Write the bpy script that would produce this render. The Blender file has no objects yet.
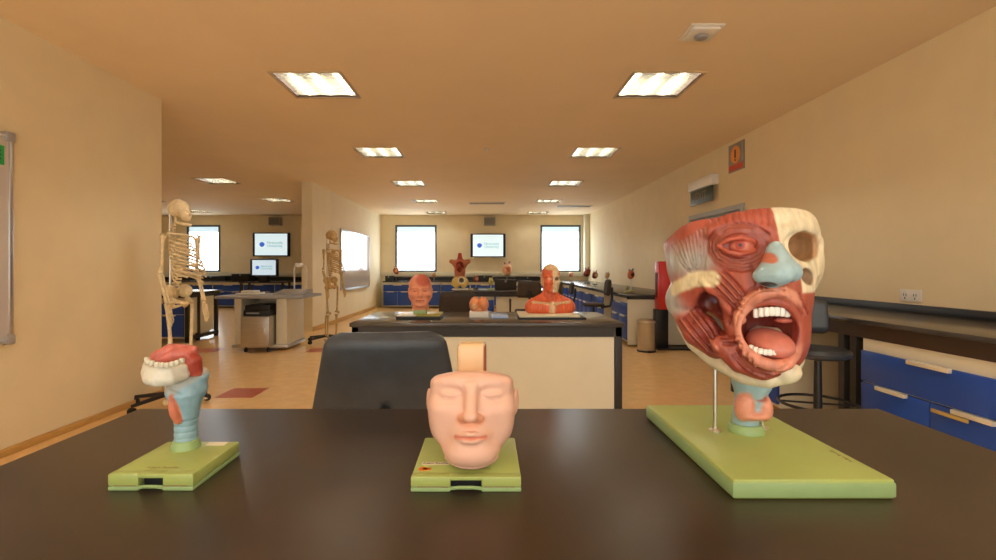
import bpy, bmesh, math, random
import numpy as np
from mathutils import Matrix, Vector, Euler
random.seed(3)
C = bpy.context.scene.collection
SC = bpy.context.scene
PI = math.pi
CAMZ, CEIL = 1.18, 2.73

# ------------------------------------------------------------ camera, world, exposure
cam_d = bpy.data.cameras.new('camera'); cam = bpy.data.objects.new('camera', cam_d); C.objects.link(cam)
cam.location = (0, 0, CAMZ); cam.rotation_euler = (PI/2, 0, 0)
cam_d.sensor_width = 36; cam_d.lens = 36*480/996; cam_d.clip_start = .02; cam_d.clip_end = 100
cam_d.shift_x = 11/996; cam_d.shift_y = -13/996
SC.camera = cam
w = bpy.data.worlds.new('world'); SC.world = w; w.use_nodes = True
w.node_tree.nodes['Background'].inputs[0].default_value = (1.0, .96, .89, 1)
w.node_tree.nodes['Background'].inputs[1].default_value = 1.25
SC.view_settings.view_transform = 'Standard'; SC.view_settings.look = 'None'
SC.view_settings.exposure = 1.07; SC.view_settings.gamma = 1; SC.view_settings.use_curve_mapping = False
SC.cycles.max_bounces = 8; SC.cycles.diffuse_bounces = 5; SC.cycles.use_denoising = True
SC.cycles.sample_clamp_indirect = 6
LAMP = 31.0            # radiance of a fluorescent tube
LAMP_COL = (1.0, .96, .87)

def P(px, py, d):      # a point of the room seen at (px, py) and d metres deep
    return Vector(((px-487)/480*d, d, CAMZ+(267-py)/480*d))

# ------------------------------------------------------------ materials
def mat(name, col, rough=.5, metal=0, var=0, scale=30, bump=0, bscale=80, spec=.5, emit=None, estr=0, attr=False, coat=0, stretch=None, trans=0):
    m = bpy.data.materials.new(name); m.use_nodes = True
    N, L = m.node_tree.nodes, m.node_tree.links
    b = N['Principled BSDF']
    b.inputs['Base Color'].default_value = (*col, 1); b.inputs['Roughness'].default_value = rough
    b.inputs['Metallic'].default_value = metal; b.inputs['Specular IOR Level'].default_value = spec
    b.inputs['Coat Weight'].default_value = coat; b.inputs['Coat Roughness'].default_value = .15
    if trans: b.inputs['Transmission Weight'].default_value = trans
    if emit: b.inputs['Emission Color'].default_value = (*emit, 1); b.inputs['Emission Strength'].default_value = estr
    tc = N.new('ShaderNodeTexCoord'); mp = N.new('ShaderNodeMapping'); L.new(tc.outputs['Object'], mp.inputs[0])
    if stretch: mp.inputs['Scale'].default_value = stretch
    src = None
    if attr:
        at = N.new('ShaderNodeAttribute'); at.attribute_name = 'Col'; src = at.outputs['Color']
        L.new(src, b.inputs['Base Color'])
    if var:
        n = N.new('ShaderNodeTexNoise'); n.inputs['Scale'].default_value = scale; n.inputs['Detail'].default_value = 4
        L.new(mp.outputs[0], n.inputs['Vector'])
        r = N.new('ShaderNodeMapRange'); r.inputs['From Min'].default_value = .3; r.inputs['From Max'].default_value = .7
        r.inputs['To Min'].default_value = 1-var; r.inputs['To Max'].default_value = 1+var
        L.new(n.outputs['Fac'], r.inputs['Value'])
        mx = N.new('ShaderNodeMix'); mx.data_type = 'RGBA'; mx.blend_type = 'MULTIPLY'; mx.inputs['Factor'].default_value = 1
        if src: L.new(src, mx.inputs['A'])
        else: mx.inputs['A'].default_value = (*col, 1)
        L.new(r.outputs[0], mx.inputs['B']); L.new(mx.outputs['Result'], b.inputs['Base Color'])
    if bump:
        n2 = N.new('ShaderNodeTexNoise'); n2.inputs['Scale'].default_value = bscale; n2.inputs['Detail'].default_value = 3
        L.new(mp.outputs[0], n2.inputs['Vector'])
        bp = N.new('ShaderNodeBump'); bp.inputs['Strength'].default_value = bump; bp.inputs['Distance'].default_value = .002
        L.new(n2.outputs['Fac'], bp.inputs['Height']); L.new(bp.outputs[0], b.inputs['Normal'])
    return m
M = dict(
 wall=mat('wall_paint', (.84,.71,.46), .75, var=.03, scale=3, bump=.15, bscale=200),
 farwall=mat('far_wall_paint', (.86,.76,.54), .75, var=.03, scale=3),
 ceiling=mat('ceiling_paint', (.88,.71,.48), .8, var=.02, scale=2),
 floor=mat('vinyl_floor', (.88,.58,.26), .25, var=.06, scale=9, bump=.05, bscale=40),
 redtile=mat('red_tile', (.50,.10,.04), .3, var=.05),
 skirting=mat('wood_skirting', (.62,.36,.10), .4, var=.12, scale=12, stretch=(8,1,8)),
 tabletop=mat('black_laminate', (.040,.024,.013), .34, var=.25, scale=5, bump=.06, bscale=400, spec=.55),
 benchtop=mat('bench_laminate', (.055,.050,.046), .22, var=.15, scale=8, spec=.6),
 darksteel=mat('dark_steel', (.030,.027,.024), .45, spec=.4),
 brownsteel=mat('brown_rail', (.050,.028,.016), .5),
 cream=mat('cream_panel', (.78,.74,.58), .5, var=.02, scale=6),
 blue=mat('blue_laminate', (.014,.075,.42), .38, var=.06, scale=6),
 chrome=mat('brushed_metal', (.72,.68,.60), .3, metal=1),
 steel=mat('stainless_steel', (.55,.52,.47), .34, metal=.9, var=.06, scale=6, stretch=(1,1,20)),
 handle=mat('pale_handle', (.85,.78,.62), .3, metal=.3),
 brass=mat('brass_strip', (.65,.48,.18), .35, metal=.4),
 leather=mat('black_vinyl_leather', (.034,.042,.052), .40, bump=.25, bscale=160, var=.2, scale=12, spec=.6),
 brownfab=mat('dark_brown_upholstery', (.050,.036,.026), .7, var=.15),
 black=mat('black_plastic', (.012,.012,.013), .4),
 grey=mat('grey_plastic', (.35,.34,.33), .5),
 greyframe=mat('slate_frame', (.10,.12,.15), .45),
 doorgrey=mat('grey_door_laminate', (.30,.32,.34), .45, var=.03),
 white=mat('white_plastic', (.82,.79,.72), .4),
 red=mat('red_enamel', (.62,.018,.012), .35),
 green=mat('lime_green_base', (.40,.49,.14), .34, var=.03, scale=14, bump=.04, bscale=300),
 greenlit=mat('green_with_light_tint', (.32,.47,.20), .4, var=.03),  # base green with the light's greener side tint put in; collars, stems too
 model=mat('painted_model', (1,1,1), .42, attr=True, var=.10, scale=60, bump=.30, bscale=110, spec=.45, coat=.15),
 fibre=mat('painted_muscle', (1,1,1), .42, attr=True, var=.20, scale=45, bump=.55, bscale=120, spec=.45, coat=.15, stretch=(1.6,1.6,.35)),
 skin=mat('skin_plastic', (1,1,1), .46, attr=True, var=.03, scale=30, spec=.45, coat=.12),
 bone=mat('bone_plastic', (.80,.66,.40), .5, var=.18, scale=25),
 bone2=mat('shellac_bone', (.62,.42,.16), .5, var=.25, scale=18),
 ivory=mat('ivory_tooth', (.86,.84,.76), .25),
 tongue=mat('tongue_pink', (.56,.16,.11), .35, var=.12, scale=60, bump=.4, bscale=200),
 whiteboard=mat('whiteboard_enamel', (.62,.56,.52), .04, spec=.9, coat=1),
 alu=mat('aluminium', (.6,.6,.6), .3, metal=.9),
 tag=mat('green_tag', (.02,.42,.10), .5),
 orange=mat('orange_print', (.85,.22,.02), .5),
 paper=mat('paper_label', (.80,.72,.52), .6),
 ink=mat('printed_ink', (.06,.045,.04), .6),
 inkpale=mat('faded_ink', (.30,.24,.10), .6),
 poster_or=mat('poster_orange', (.90,.34,.05), .5),
 poster_red=mat('poster_red', (.60,.08,.02), .5),
 exitgreen=mat('exit_panel_green', (.06,.08,.045), .4),
 pane=mat('frosted_window_glass', (.9,.95,1), .3, emit=(.86,.95,1.0), estr=3.2),
 blindtop=mat('window_blind_edge', (.6,.75,.8), .4, emit=(.60,.82,.92), estr=.42),
 screen=mat('lit_screen', (.5,.6,.65), .3, emit=(.78,.96,1.0), estr=.38),
 screendim=mat('lit_screen_dimmer', (.5,.6,.65), .3, emit=(.55,.70,.80), estr=.42),
 navy=mat('navy_bezel', (.006,.008,.035), .3),
 logo=mat('screen_logo_blue', (.03,.09,.40), .4, emit=(.03,.10,.45), estr=.5),
 teal=mat('screen_text_teal', (.1,.5,.5), .4, emit=(.04,.30,.34), estr=.3),
 tube=mat('fluorescent_tube', (1,1,1), .3, emit=LAMP_COL, estr=LAMP),
 reflector=mat('lamp_reflector', (.42,.40,.34), .22, metal=.85),
 lampframe=mat('lamp_trim', (.55,.42,.26), .5),
 lampdark=mat('lamp_shadow_gap', (.06,.03,.015), .6),
 bluelid=mat('pale_blue_box', (.42,.55,.85), .15, spec=.8),
 olive=mat('olive_board', (.40,.36,.06), .4),
)

# ------------------------------------------------------------ object helpers
WM = {}
def tag(o, label=None, cat=None, group=None, kind=None):
    if label: o['label'] = label
    if cat: o['category'] = cat
    if group: o['group'] = group
    if kind: o['kind'] = kind
    return o
def thing(name, label, cat, loc=(0,0,0), rz=0, group=None):
    o = bpy.data.objects.new(name, None); o.empty_display_size = .1; C.objects.link(o)
    o.location = loc; o.rotation_euler = (0,0,rz)
    WM[o.name] = Matrix.Translation(Vector(loc)) @ Matrix.Rotation(rz, 4, 'Z')
    return tag(o, label, cat, group)
def link(name, me, m=None, parent=None, world=True, smooth=True):
    o = bpy.data.objects.new(name, me); C.objects.link(o)
    if m: me.materials.append(m)
    if parent is not None:
        o.parent = parent
        if parent.name in WM and world: me.transform(WM[parent.name].inverted())
        WM[o.name] = WM.get(parent.name, Matrix()) if world else Matrix()
    return o
def copy_tree(o, parent=None):
    c = o.copy(); C.objects.link(c)
    if parent is not None: c.parent = parent
    for ch in list(o.children): copy_tree(ch, c)
    return c

class B:
    """collects shapes in a bmesh; build() links them as one mesh object"""
    def __init__(s): s.bm = bmesh.new()
    def _x(s, vs, mx):
        if mx is not None: bmesh.ops.transform(s.bm, matrix=mx, verts=vs)
        return vs
    def box(s, lo, hi, bev=0, mx=None, seg=2):
        t = bmesh.new()
        bmesh.ops.create_cube(t, size=1)
        lo, hi = Vector(lo), Vector(hi)
        for v in t.verts: v.co = Vector([(lo[i]+hi[i])/2 + v.co[i]*(hi[i]-lo[i]) for i in range(3)])
        if bev: bmesh.ops.bevel(t, geom=list(t.edges), offset=bev, segments=seg, profile=.5, affect='EDGES')
        return s.merge(t, mx)
    def merge(s, t, mx=None):
        if mx is not None: bmesh.ops.transform(t, matrix=mx, verts=t.verts)
        me = bpy.data.meshes.new('tmp'); t.to_mesh(me); t.free(); s.bm.from_mesh(me); bpy.data.meshes.remove(me); return s
    def cyl(s, a, b, r, r2=None, n=16, cap=True):
        a, b = Vector(a), Vector(b); r2 = r if r2 is None else r2
        t = bmesh.new(); L = (b-a).length
        bmesh.ops.create_cone(t, segments=n, radius1=r, radius2=r2, depth=L, cap_ends=cap)
        q = Vector((0,0,1)).rotation_difference((b-a).normalized()).to_matrix().to_4x4()
        return s.merge(t, Matrix.Translation((a+b)/2) @ q)
    def ball(s, c, r, mx=None, u=16, v=10):
        t = bmesh.new(); bmesh.ops.create_uvsphere(t, u_segments=u, v_segments=v, radius=1)
        r = Vector(r) if hasattr(r, '__len__') else Vector((r,r,r))
        S = Matrix.Diagonal((*r, 1)); R = mx if mx is not None else Matrix()
        return s.merge(t, Matrix.Translation(Vector(c)) @ R @ S)
    def tube(s, pts, rad, n=8, closed=False, cap=True):
        pts = [Vector(p) for p in pts]; k = len(pts)
        if not hasattr(rad, '__len__'): rad = [rad]*k
        rings = []; up = None
        for i, p in enumerate(pts):
            a = pts[(i-1) % k] if (closed or i > 0) else p
            b = pts[(i+1) % k] if (closed or i < k-1) else p
            t = (b-a).normalized()
            if up is None: up = t.orthogonal().normalized()
            up = (up - t*up.dot(t)).normalized(); sd = t.cross(up)
            rings.append([s.bm.verts.new(p + (up*math.cos(2*PI*j/n) + sd*math.sin(2*PI*j/n))*rad[i]) for j in range(n)])
        for i in range(k if closed else k-1):
            r0, r1 = rings[i], rings[(i+1) % k]
            for j in range(n): s.bm.faces.new((r0[j], r0[(j+1)%n], r1[(j+1)%n], r1[j]))
        if cap and not closed:
            s.bm.faces.new(rings[0][::-1]); s.bm.faces.new(rings[-1])
        return s
    def lathe(s, prof, c=(0,0,0), n=24):
        c = Vector(c); rings = []
        for r, z in prof:
            rings.append([s.bm.verts.new(c+Vector((r*math.cos(2*PI*j/n), r*math.sin(2*PI*j/n), z))) for j in range(n)])
        for a, b in zip(rings, rings[1:]):
            for j in range(n): s.bm.faces.new((a[j], a[(j+1)%n], b[(j+1)%n], b[j]))
        if prof[0][0] > 1e-4: s.bm.faces.new(rings[0][::-1])
        if prof[-1][0] > 1e-4: s.bm.faces.new(rings[-1])
        return s
    def loft(s, rings, cap=True):
        rs = [[s.bm.verts.new(p) for p in r] for r in rings]; n = len(rs[0])
        for a, b in zip(rs, rs[1:]):
            for j in range(n): s.bm.faces.new((a[j], a[(j+1)%n], b[(j+1)%n], b[j]))
        if cap: s.bm.faces.new(rs[0][::-1]); s.bm.faces.new(rs[-1])
        return s
    def build(s, name, m, parent=None, world=True, smooth=True, ang=40):
        bmesh.ops.recalc_face_normals(s.bm, faces=s.bm.faces)
        me = bpy.data.meshes.new(name); s.bm.to_mesh(me); s.bm.free()
        if smooth:
            me.shade_smooth(); me.set_sharp_from_angle(angle=math.radians(ang))
        return link(name, me, m, parent, world)
def box(name, lo, hi, m, parent=None, bev=0, world=True):
    return B().box(lo, hi, bev).build(name, m, parent, world)
def struct(o): o['kind'] = 'structure'; return o

# ------------------------------------------------------------ sculpting: distance fields on a grid
class Prim:
    def __init__(s, f, lo, hi): s.f, s.lo, s.hi = f, np.array(lo, float), np.array(hi, float)
def ell(c, r, rot=None):
    c = np.array(c, float); r = np.array([r]*3 if np.isscalar(r) else r, float)
    R = np.array(Euler([math.radians(a) for a in rot]).to_matrix()) if rot else None
    m = r.max() if rot else r
    def f(X, Y, Z):
        x, y, z = X-c[0], Y-c[1], Z-c[2]
        if R is not None:
            x, y, z = (R[0,0]*x+R[1,0]*y+R[2,0]*z, R[0,1]*x+R[1,1]*y+R[2,1]*z, R[0,2]*x+R[1,2]*y+R[2,2]*z)
        k0 = np.sqrt((x/r[0])**2+(y/r[1])**2+(z/r[2])**2)
        k1 = np.sqrt((x/r[0]**2)**2+(y/r[1]**2)**2+(z/r[2]**2)**2)
        return np.where(k1 > 1e-6, k0*(k0-1)/np.maximum(k1, 1e-6), -r.min())
    return Prim(f, c-m, c+m)
def cap(a, b, ra, rb=None):
    a, b = np.array(a, float), np.array(b, float); rb = ra if rb is None else rb
    d = b-a; L2 = max(float(d@d), 1e-12)
    def f(X, Y, Z):
        x, y, z = X-a[0], Y-a[1], Z-a[2]
        t = np.clip((x*d[0]+y*d[1]+z*d[2])/L2, 0, 1)
        return np.sqrt((x-t*d[0])**2+(y-t*d[1])**2+(z-t*d[2])**2) - (ra+(rb-ra)*t)
    m = max(ra, rb)
    return Prim(f, np.minimum(a, b)-m, np.maximum(a, b)+m)
def chain(pts, rad, closed=False):
    pts = [np.array(p, float) for p in pts]; k = len(pts)
    if np.isscalar(rad): rad = [rad]*k
    ps = [cap(pts[i], pts[(i+1)%k], rad[i], rad[(i+1)%k]) for i in range(k if closed else k-1)]
    def f(X, Y, Z):
        r = ps[0].f(X, Y, Z)
        for p in ps[1:]: r = np.minimum(r, p.f(X, Y, Z))
        return r
    return Prim(f, np.min([p.lo for p in ps], 0), np.max([p.hi for p in ps], 0))
def plane(p, n):                          # negative on the side the normal points away from
    p = np.array(p, float); n = np.array(n, float); n /= np.linalg.norm(n)
    return Prim(lambda X, Y, Z: (X-p[0])*n[0]+(Y-p[1])*n[1]+(Z-p[2])*n[2], [-1e3]*3, [1e3]*3)
def rbox(c, h, r):
    c, h = np.array(c, float), np.array(h, float)
    def f(X, Y, Z):
        x, y, z = abs(X-c[0])-h[0]+r, abs(Y-c[1])-h[1]+r, abs(Z-c[2])-h[2]+r
        return np.sqrt(np.maximum(x,0)**2+np.maximum(y,0)**2+np.maximum(z,0)**2)+np.minimum(np.maximum(x,np.maximum(y,z)),0)-r
    return Prim(f, c-h, c+h)
class Field:
    def __init__(s, lo, hi, h):
        s.lo = np.array(lo, float); s.h = h
        s.n = np.ceil((np.array(hi, float)-s.lo)/h).astype(int)+1
        s.ax = [s.lo[i]+h*np.arange(s.n[i]) for i in range(3)]
        s.D = np.full(s.n, 50*h, np.float32)
    def _sl(s, p, m):
        a = np.clip(np.floor((p.lo-m-s.lo)/s.h).astype(int), 0, s.n); b = np.clip(np.ceil((p.hi+m-s.lo)/s.h).astype(int)+1, 0, s.n)
        return tuple(slice(a[i], b[i]) for i in range(3))
    def _ev(s, p, sl):
        return p.f(s.ax[0][sl[0]][:,None,None], s.ax[1][sl[1]][None,:,None], s.ax[2][sl[2]][None,None,:])
    def add(s, p, k=0):
        sl = s._sl(p, max(k*1.3, 0)+4*s.h); v = s._ev(p, sl); d = s.D[sl]
        if k:
            hh = np.clip(.5+.5*(v-d)/k, 0, 1); s.D[sl] = v+(d-v)*hh-k*hh*(1-hh)
        else: s.D[sl] = np.minimum(d, v)
        return s
    def sub(s, p, k=0):
        sl = s._sl(p, max(k*1.3, 0)+4*s.h) ; v = -s._ev(p, sl); d = s.D[sl]
        if k:
            hh = np.clip(.5-.5*(v-d)/k, 0, 1); s.D[sl] = v+(d-v)*hh+k*hh*(1-hh)
        else: s.D[sl] = np.maximum(d, v)
        return s
    def cut(s, p):                        # keep the negative side of a plane
        sl = s._sl(p, 0); s.D[sl] = np.maximum(s.D[sl], s._ev(p, sl)); return s
    def mesh(s):
        D = s.D
        D[0]=D[-1]=1; D[:,0]=1; D[:,-1]=1; D[:,:,0]=1; D[:,:,-1]=1
        S = D < 0
        cnt = sum(S[a:S.shape[0]-1+a, b:S.shape[1]-1+b, c:S.shape[2]-1+c].astype(np.int8) for a in (0,1) for b in (0,1) for c in (0,1))
        I = np.argwhere((cnt > 0) & (cnt < 8))
        idx = np.full(cnt.shape, -1, np.int64); idx[tuple(I.T)] = np.arange(len(I))
        acc = np.zeros((len(I), 3)); num = np.zeros(len(I))
        cor = [(a,b,c) for a in (0,1) for b in (0,1) for c in (0,1)]
        for A in cor:
            for ax in range(3):
                if A[ax]: continue
                Bc = list(A); Bc[ax] = 1
                va = D[I[:,0]+A[0], I[:,1]+A[1], I[:,2]+A[2]]; vb = D[I[:,0]+Bc[0], I[:,1]+Bc[1], I[:,2]+Bc[2]]
                cr = (va < 0) != (vb < 0)
                t = np.where(cr, va/np.where(cr, va-vb, 1), 0)
                q = np.tile(np.array(A, float), (len(I), 1)); q[:,ax] += t
                acc[cr] += q[cr]; num[cr] += 1
        V = s.lo + (I + acc/num[:,None])*s.h
        F = []
        for ax in range(3):
            o = [(1,2),(2,0),(0,1)][ax]
            sl0 = [slice(None)]*3; sl1 = [slice(None)]*3; sl0[ax] = slice(0,-1); sl1[ax] = slice(1,None)
            a, b = S[tuple(sl0)], S[tuple(sl1)]
            E = np.argwhere(a != b); inside = a[tuple(E.T)]
            def cell(du, dv):
                q = E.copy(); q[:,o[0]] -= du; q[:,o[1]] -= dv; return idx[tuple(q.T)]
            f = np.stack([cell(1,1), cell(0,1), cell(0,0), cell(1,0)], 1)
            f[~inside] = f[~inside][:, ::-1]; F.append(f)
        return V, np.concatenate(F)
def np_mesh(name, V, F, cols=None):
    me = bpy.data.meshes.new(name)
    me.vertices.add(len(V)); me.vertices.foreach_set('co', np.asarray(V, np.float32).ravel())
    me.loops.add(F.size); me.loops.foreach_set('vertex_index', F.astype(np.int32).ravel())
    me.polygons.add(len(F)); me.polygons.foreach_set('loop_start', (np.arange(len(F))*4).astype(np.int32))
    me.update(calc_edges=True); me.validate(); me.shade_smooth()
    if cols is not None:
        c = me.color_attributes.new('Col', 'FLOAT_COLOR', 'POINT')
        c.data.foreach_set('color', np.concatenate([cols, np.ones((len(V),1))], 1).astype(np.float32).ravel())
    return me
def srgb(r, g, b):
    return np.array([(x/255/12.92 if x <= 10 else ((x/255+.055)/1.055)**2.4) for x in (r, g, b)])
def colour(V, base, paints):              # model colours, some with shade and highlights painted in: each (shape, colour, edge softness)
    c = np.tile(np.array(base, float), (len(V), 1))
    for p, col, soft in paints:
        d = p.f(V[:,0], V[:,1], V[:,2]); t = np.clip(.5-d/soft, 0, 1)[:,None]; t = t*t*(3-2*t)
        c = c*(1-t) + np.array(col)*t
    return c
def sculpt(name, field, base, paints, m, parent, mx=None):
    V, F = field.mesh(); cols = colour(V, base, paints)
    if mx is not None:
        A = np.array(mx); V = V @ A[:3,:3].T + A[:3,3]
    return link(name, np_mesh(name, V, F, cols), m, parent)

# ============================================================ THE SETTING
def sheet(name, xs, ys, holes, fn, m):    # a slab made of rectangles with openings; fn maps (u, v, side) to a point
    bm = bmesh.new(); xs = sorted(set(xs + [h[0] for h in holes] + [h[1] for h in holes])); ys = sorted(set(ys + [h[2] for h in holes] + [h[3] for h in holes]))
    b = B()
    for i in range(len(xs)-1):
        for j in range(len(ys)-1):
            cx, cy = (xs[i]+xs[i+1])/2, (ys[j]+ys[j+1])/2
            if any(h[0] < cx < h[1] and h[2] < cy < h[3] for h in holes): continue
            lo, hi = fn(xs[i], ys[j], 0), fn(xs[i+1], ys[j+1], 1)
            b.box([min(lo[k], hi[k]) for k in range(3)], [max(lo[k], hi[k]) for k in range(3)])
    bmesh.ops.remove_doubles(b.bm, verts=b.bm.verts, dist=1e-5)
    bm.free()
    return struct(b.build(name, m, smooth=False))
YB, YF, XL, XR, XW = -2.6, 14.4, -11.0, 3.02, -3.01
floor = struct(box('floor', (XL, YB, -.1), (XR+.1, YF+.1, 0), M['floor']))
for x, y in ((-2.29, 4.5), (-3.96, 6.78), (-2.36, 6.82)):
    t = box('tile', (x-.17, y-.17, -.002), (x+.17, y+.17, .0015), M['redtile'], floor)
# recessed lamp positions
LX = [(-1.46, .30), (1.456, .30)]
lamps = [(x, 4.10+2.4*k) for k in range(-2, 5) for x in (-1.45, 1.45)] + [(-4.86, 8.65), (-4.86, 11.1), (-4.9, 6.2), (-7.9, 8.65), (-7.9, 11.1), (-8.05, 13.3)]
hs = .275
sheet('ceiling', [XL, XR], [YB, YF], [(x-hs, x+hs, y-hs, y+hs) for x, y in lamps], lambda u, v, s: (u, v, CEIL+.02*s), M['ceiling'])
WINS = [(-2.75, -1.51), (1.60, 2.81), (-9.0, -8.0)]
sheet('wall_far', [XL, XR], [0, CEIL], [(a, b, 1.035, 2.44) for a, b in WINS], lambda u, v, s: (u, YF+.14*s, v), M['farwall'])
for i, (a, b) in enumerate(WINS):
    wn = struct(bpy.data.objects.new('window_%d' % (i+1), None)); C.objects.link(wn); wn.location = (a, YF, 1.035); WM[wn.name] = Matrix.Translation((a, YF, 1.035))
    f = B(); t = .055
    z0, z1 = 1.035, 2.44
    f.box((a, YF-.012, z0), (b, YF+.05, z0+t)).box((a, YF-.012, z1-t), (b, YF+.05, z1)).box((a, YF-.012, z0+t), (a+t, YF+.05, z1-t)).box((b-t, YF-.012, z0+t), (b, YF+.05, z1-t))
    f.build('window_frame', M['greyframe'], wn)
    box('pane', (a+t, YF+.03, z0+t), (b-t, YF+.045, z1-t-.16), M['pane'], wn)
    box('blind_edge', (a+t, YF+.025, z1-t-.16), (b-t, YF+.045, z1-t), M['blindtop'], wn)
struct(box('wall_left', (XW-.16, YB, 0), (XW, 4.44, CEIL), M['wall']))
struct(box('wall_left_rear', (XL, 4.28, 0), (XW-.16, 4.44, CEIL), M['wall']))
struct(box('wall_left_outer', (XL-.1, 4.38, 0), (XL, YF, CEIL), M['wall']))
struct(box('wall_partition', (-3.38, 8.75, 0), (-3.18, YF, CEIL), M['farwall']))
DY0, DY1, DZ = 5.62, 7.12, 1.93
sheet('wall_right', [YB, YF], [0, CEIL], [(DY0, DY1, 0, DZ)], lambda u, v, s: (XR+.12*s, u, v), M['wall'])
struct(box('trim_1', (XR-.14, 14.1, .98), (XR, 14.4, CEIL), M['cream']))
struct(box('trim_2', (-3.18, YF-.06, .90), (XR-.14, YF, 1.03), M['cream'], bev=.01))
struct(box('trim_3', (XL, YF-.06, .90), (-3.38, YF, 1.03), M['cream'], bev=.01))
bb = M['skirting']
struct(box('baseboard_left', (XW, YB, 0), (XW+.018, 4.44, .05), bb, bev=.004))
struct(box('baseboard_partition', (-3.18, 8.75, 0), (-3.16, 13.6, .085), bb, bev=.004))
struct(box('baseboard_right', (XR-.02, 4.7, 0), (XR, DY0, .085), bb, bev=.004))
# door
dr = struct(bpy.data.objects.new('door_1', None)); C.objects.link(dr); dr.location = (XR, DY0, 0); WM[dr.name] = Matrix.Translation((XR, DY0, 0))
f = B(); f.box((XR-.03, DY0, 0), (XR+.05, DY0+.06, DZ)).box((XR-.03, DY1-.06, 0), (XR+.05, DY1, DZ)).box((XR-.03, DY0+.06, DZ-.06), (XR+.05, DY1-.06, DZ))
f.build('door_frame', mat('pale_grey_frame', (.42,.43,.42), .5), dr)
ym = (DY0+DY1)/2+.1
for a, b, hy in ((DY0+.065, ym-.004, ym-.09), (ym+.004, DY1-.065, ym+.09)):
    l = box('door_leaf', (XR+.0, a, .01), (XR+.04, b, DZ-.065), M['doorgrey'], dr, bev=.003)
    B().cyl((XR-.03, hy, 1.0), (XR, hy, 1.0), .011, n=10).box((XR-.045, min(hy, hy+(.11 if hy > ym else -.11)), .99), (XR-.03, max(hy, hy+(.11 if hy > ym else -.11)), 1.01), .004).build('handle', M['chrome'], l)
# ceiling lamps
def lamp(x, y):
    n = len(done_l); done_l.append(1)
    where = '%s, %s lamp' % ('left row' if x < 0 else 'right row', '')
    return x, y
ORD = ['nearest', 'second', 'third', 'fourth', 'fifth']
def make_lamp():
    o = thing('ceiling_lamp', 'x', 'ceiling light', (0, 0, CEIL))
    f = B(); q = hs+.022; z = CEIL
    for a, b in (((-q,-q),(q,-hs)), ((-q,hs),(q,q)), ((-q,-hs),(-hs,hs)), ((hs,-hs),(q,hs))):
        f.box((a[0], a[1], z-.008), (b[0], b[1], z+.001), .003)
    f.build('trim_frame', M['lampframe'], o)
    h = B(); e = hs-.002
    h.box((-hs, -hs, z+.10), (hs, hs, z+.115)).box((-hs, -hs, z), (-e+.008, hs, z+.1)).box((e-.008, -hs, z), (hs, hs, z+.1)).box((-e, -hs, z), (e, -e+.008, z+.1)).box((-e, e-.008, z), (e, hs, z+.1))
    h.build('housing', M['lampdark'], o)
    r = B()
    for k in range(3):
        cx = -.18+.18*k
        pts = [(cx-.085, .05), (cx-.06, .085), (cx, .094), (cx+.06, .085), (cx+.085, .05)]
        for p, q2 in zip(pts, pts[1:]):
            vs = [r.bm.verts.new((p[0], -.268, z+p[1])), r.bm.verts.new((q2[0], -.268, z+q2[1])), r.bm.verts.new((q2[0], .268, z+q2[1])), r.bm.verts.new((p[0], .268, z+p[1]))]
            r.bm.faces.new(vs)
    r.build('reflector', M['reflector'], o)
    for k in range(3):
        cx = -.19+.19*k
        B().cyl((cx, -.262, z+.065), (cx, .262, z+.065), .0125, n=8).build('tube', M['tube'], o)
    lv = B()
    for k in range(4): lv.box((-.285+.19*k-.003 if k in (1,2) else (-.272 if k == 0 else .267), -.268, z+.004), (-.285+.19*k+.003 if k in (1,2) else (-.267 if k == 0 else .272), .268, z+.045))
    for k in range(8): lv.box((-.268, -.25+.071*k-.002, z+.006), (.268, -.25+.071*k+.002, z+.042))
    lv.build('louvre', M['reflector'], o)
    return o
lp = make_lamp(); proto_used = False
for i, (x, y) in enumerate(lamps):
    o = lp if i == 0 else copy_tree(lp)
    o.location = (x, y, CEIL)
    if abs(x) < 2:
        k = i//2 - 2; side = 'left' if x < 0 else 'right'
        if k >= 0: lab = 'square louvred ceiling light, %s in the %s row of the main room' % (ORD[k], side)
        else: lab = 'louvred ceiling light of the %s row, above the black front table' % side if k == -1 else 'louvred ceiling light of the %s row, behind the front table' % side
    else:
        lab = {0: 'louvred ceiling light of the side room above the trolley desk', 1: 'louvred ceiling light of the side room, small, beyond the trolley desk',
               2: 'louvred ceiling light of the side room hidden behind the left wall end', 3: 'louvred ceiling light deep in the side room, nearer of two',
               4: 'louvred ceiling light deep in the side room, farther of two', 5: 'louvred ceiling light near the side room window'}[i-14]
    tag(o, lab, 'ceiling light', 'louvred ceiling lights')

# small ceiling and wall fittings
t = thing('ceiling_sensor', 'flat white square access unit on the ceiling above the right front lamp', 'ceiling unit', (1.41, 3.16, CEIL))
B().box((1.30, 3.05, CEIL-.010), (1.52, 3.27, CEIL), .005).build('plate', M['white'], t)
B().box((1.32, 3.07, CEIL-.028), (1.50, 3.25, CEIL-.010), .01).build('cover', M['white'], t)
B().lathe([(.03,-.05), (.04,-.045), (.045,-.034)], (1.41, 3.16, CEIL), 16).build('lens', M['grey'], t)
t = thing('sprinkler_head', 'tiny round sprinkler head in the ceiling between the lamp rows', 'sprinkler', (0, 6.3, CEIL))
B().lathe([(.012,-.03), (.02,-.028), (.02,-.01), (.045,-.008), (.045,0)], (0, 6.3, CEIL), 14).build('rosette', M['chrome'], t)
t = thing('ceiling_vent', 'slotted pale air vent in the far ceiling between the lamp rows', 'vent', (0, 11.6, CEIL), group='ceiling air vents')
box('vent_frame', (-.45, 11.45, CEIL-.012), (.45, 11.75, CEIL), M['white'], t, .003)
for k in range(4): box('slat', (-.42, 11.49+.065*k, CEIL-.02), (.42, 11.515+.065*k, CEIL-.012), M['grey'], t)
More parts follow.
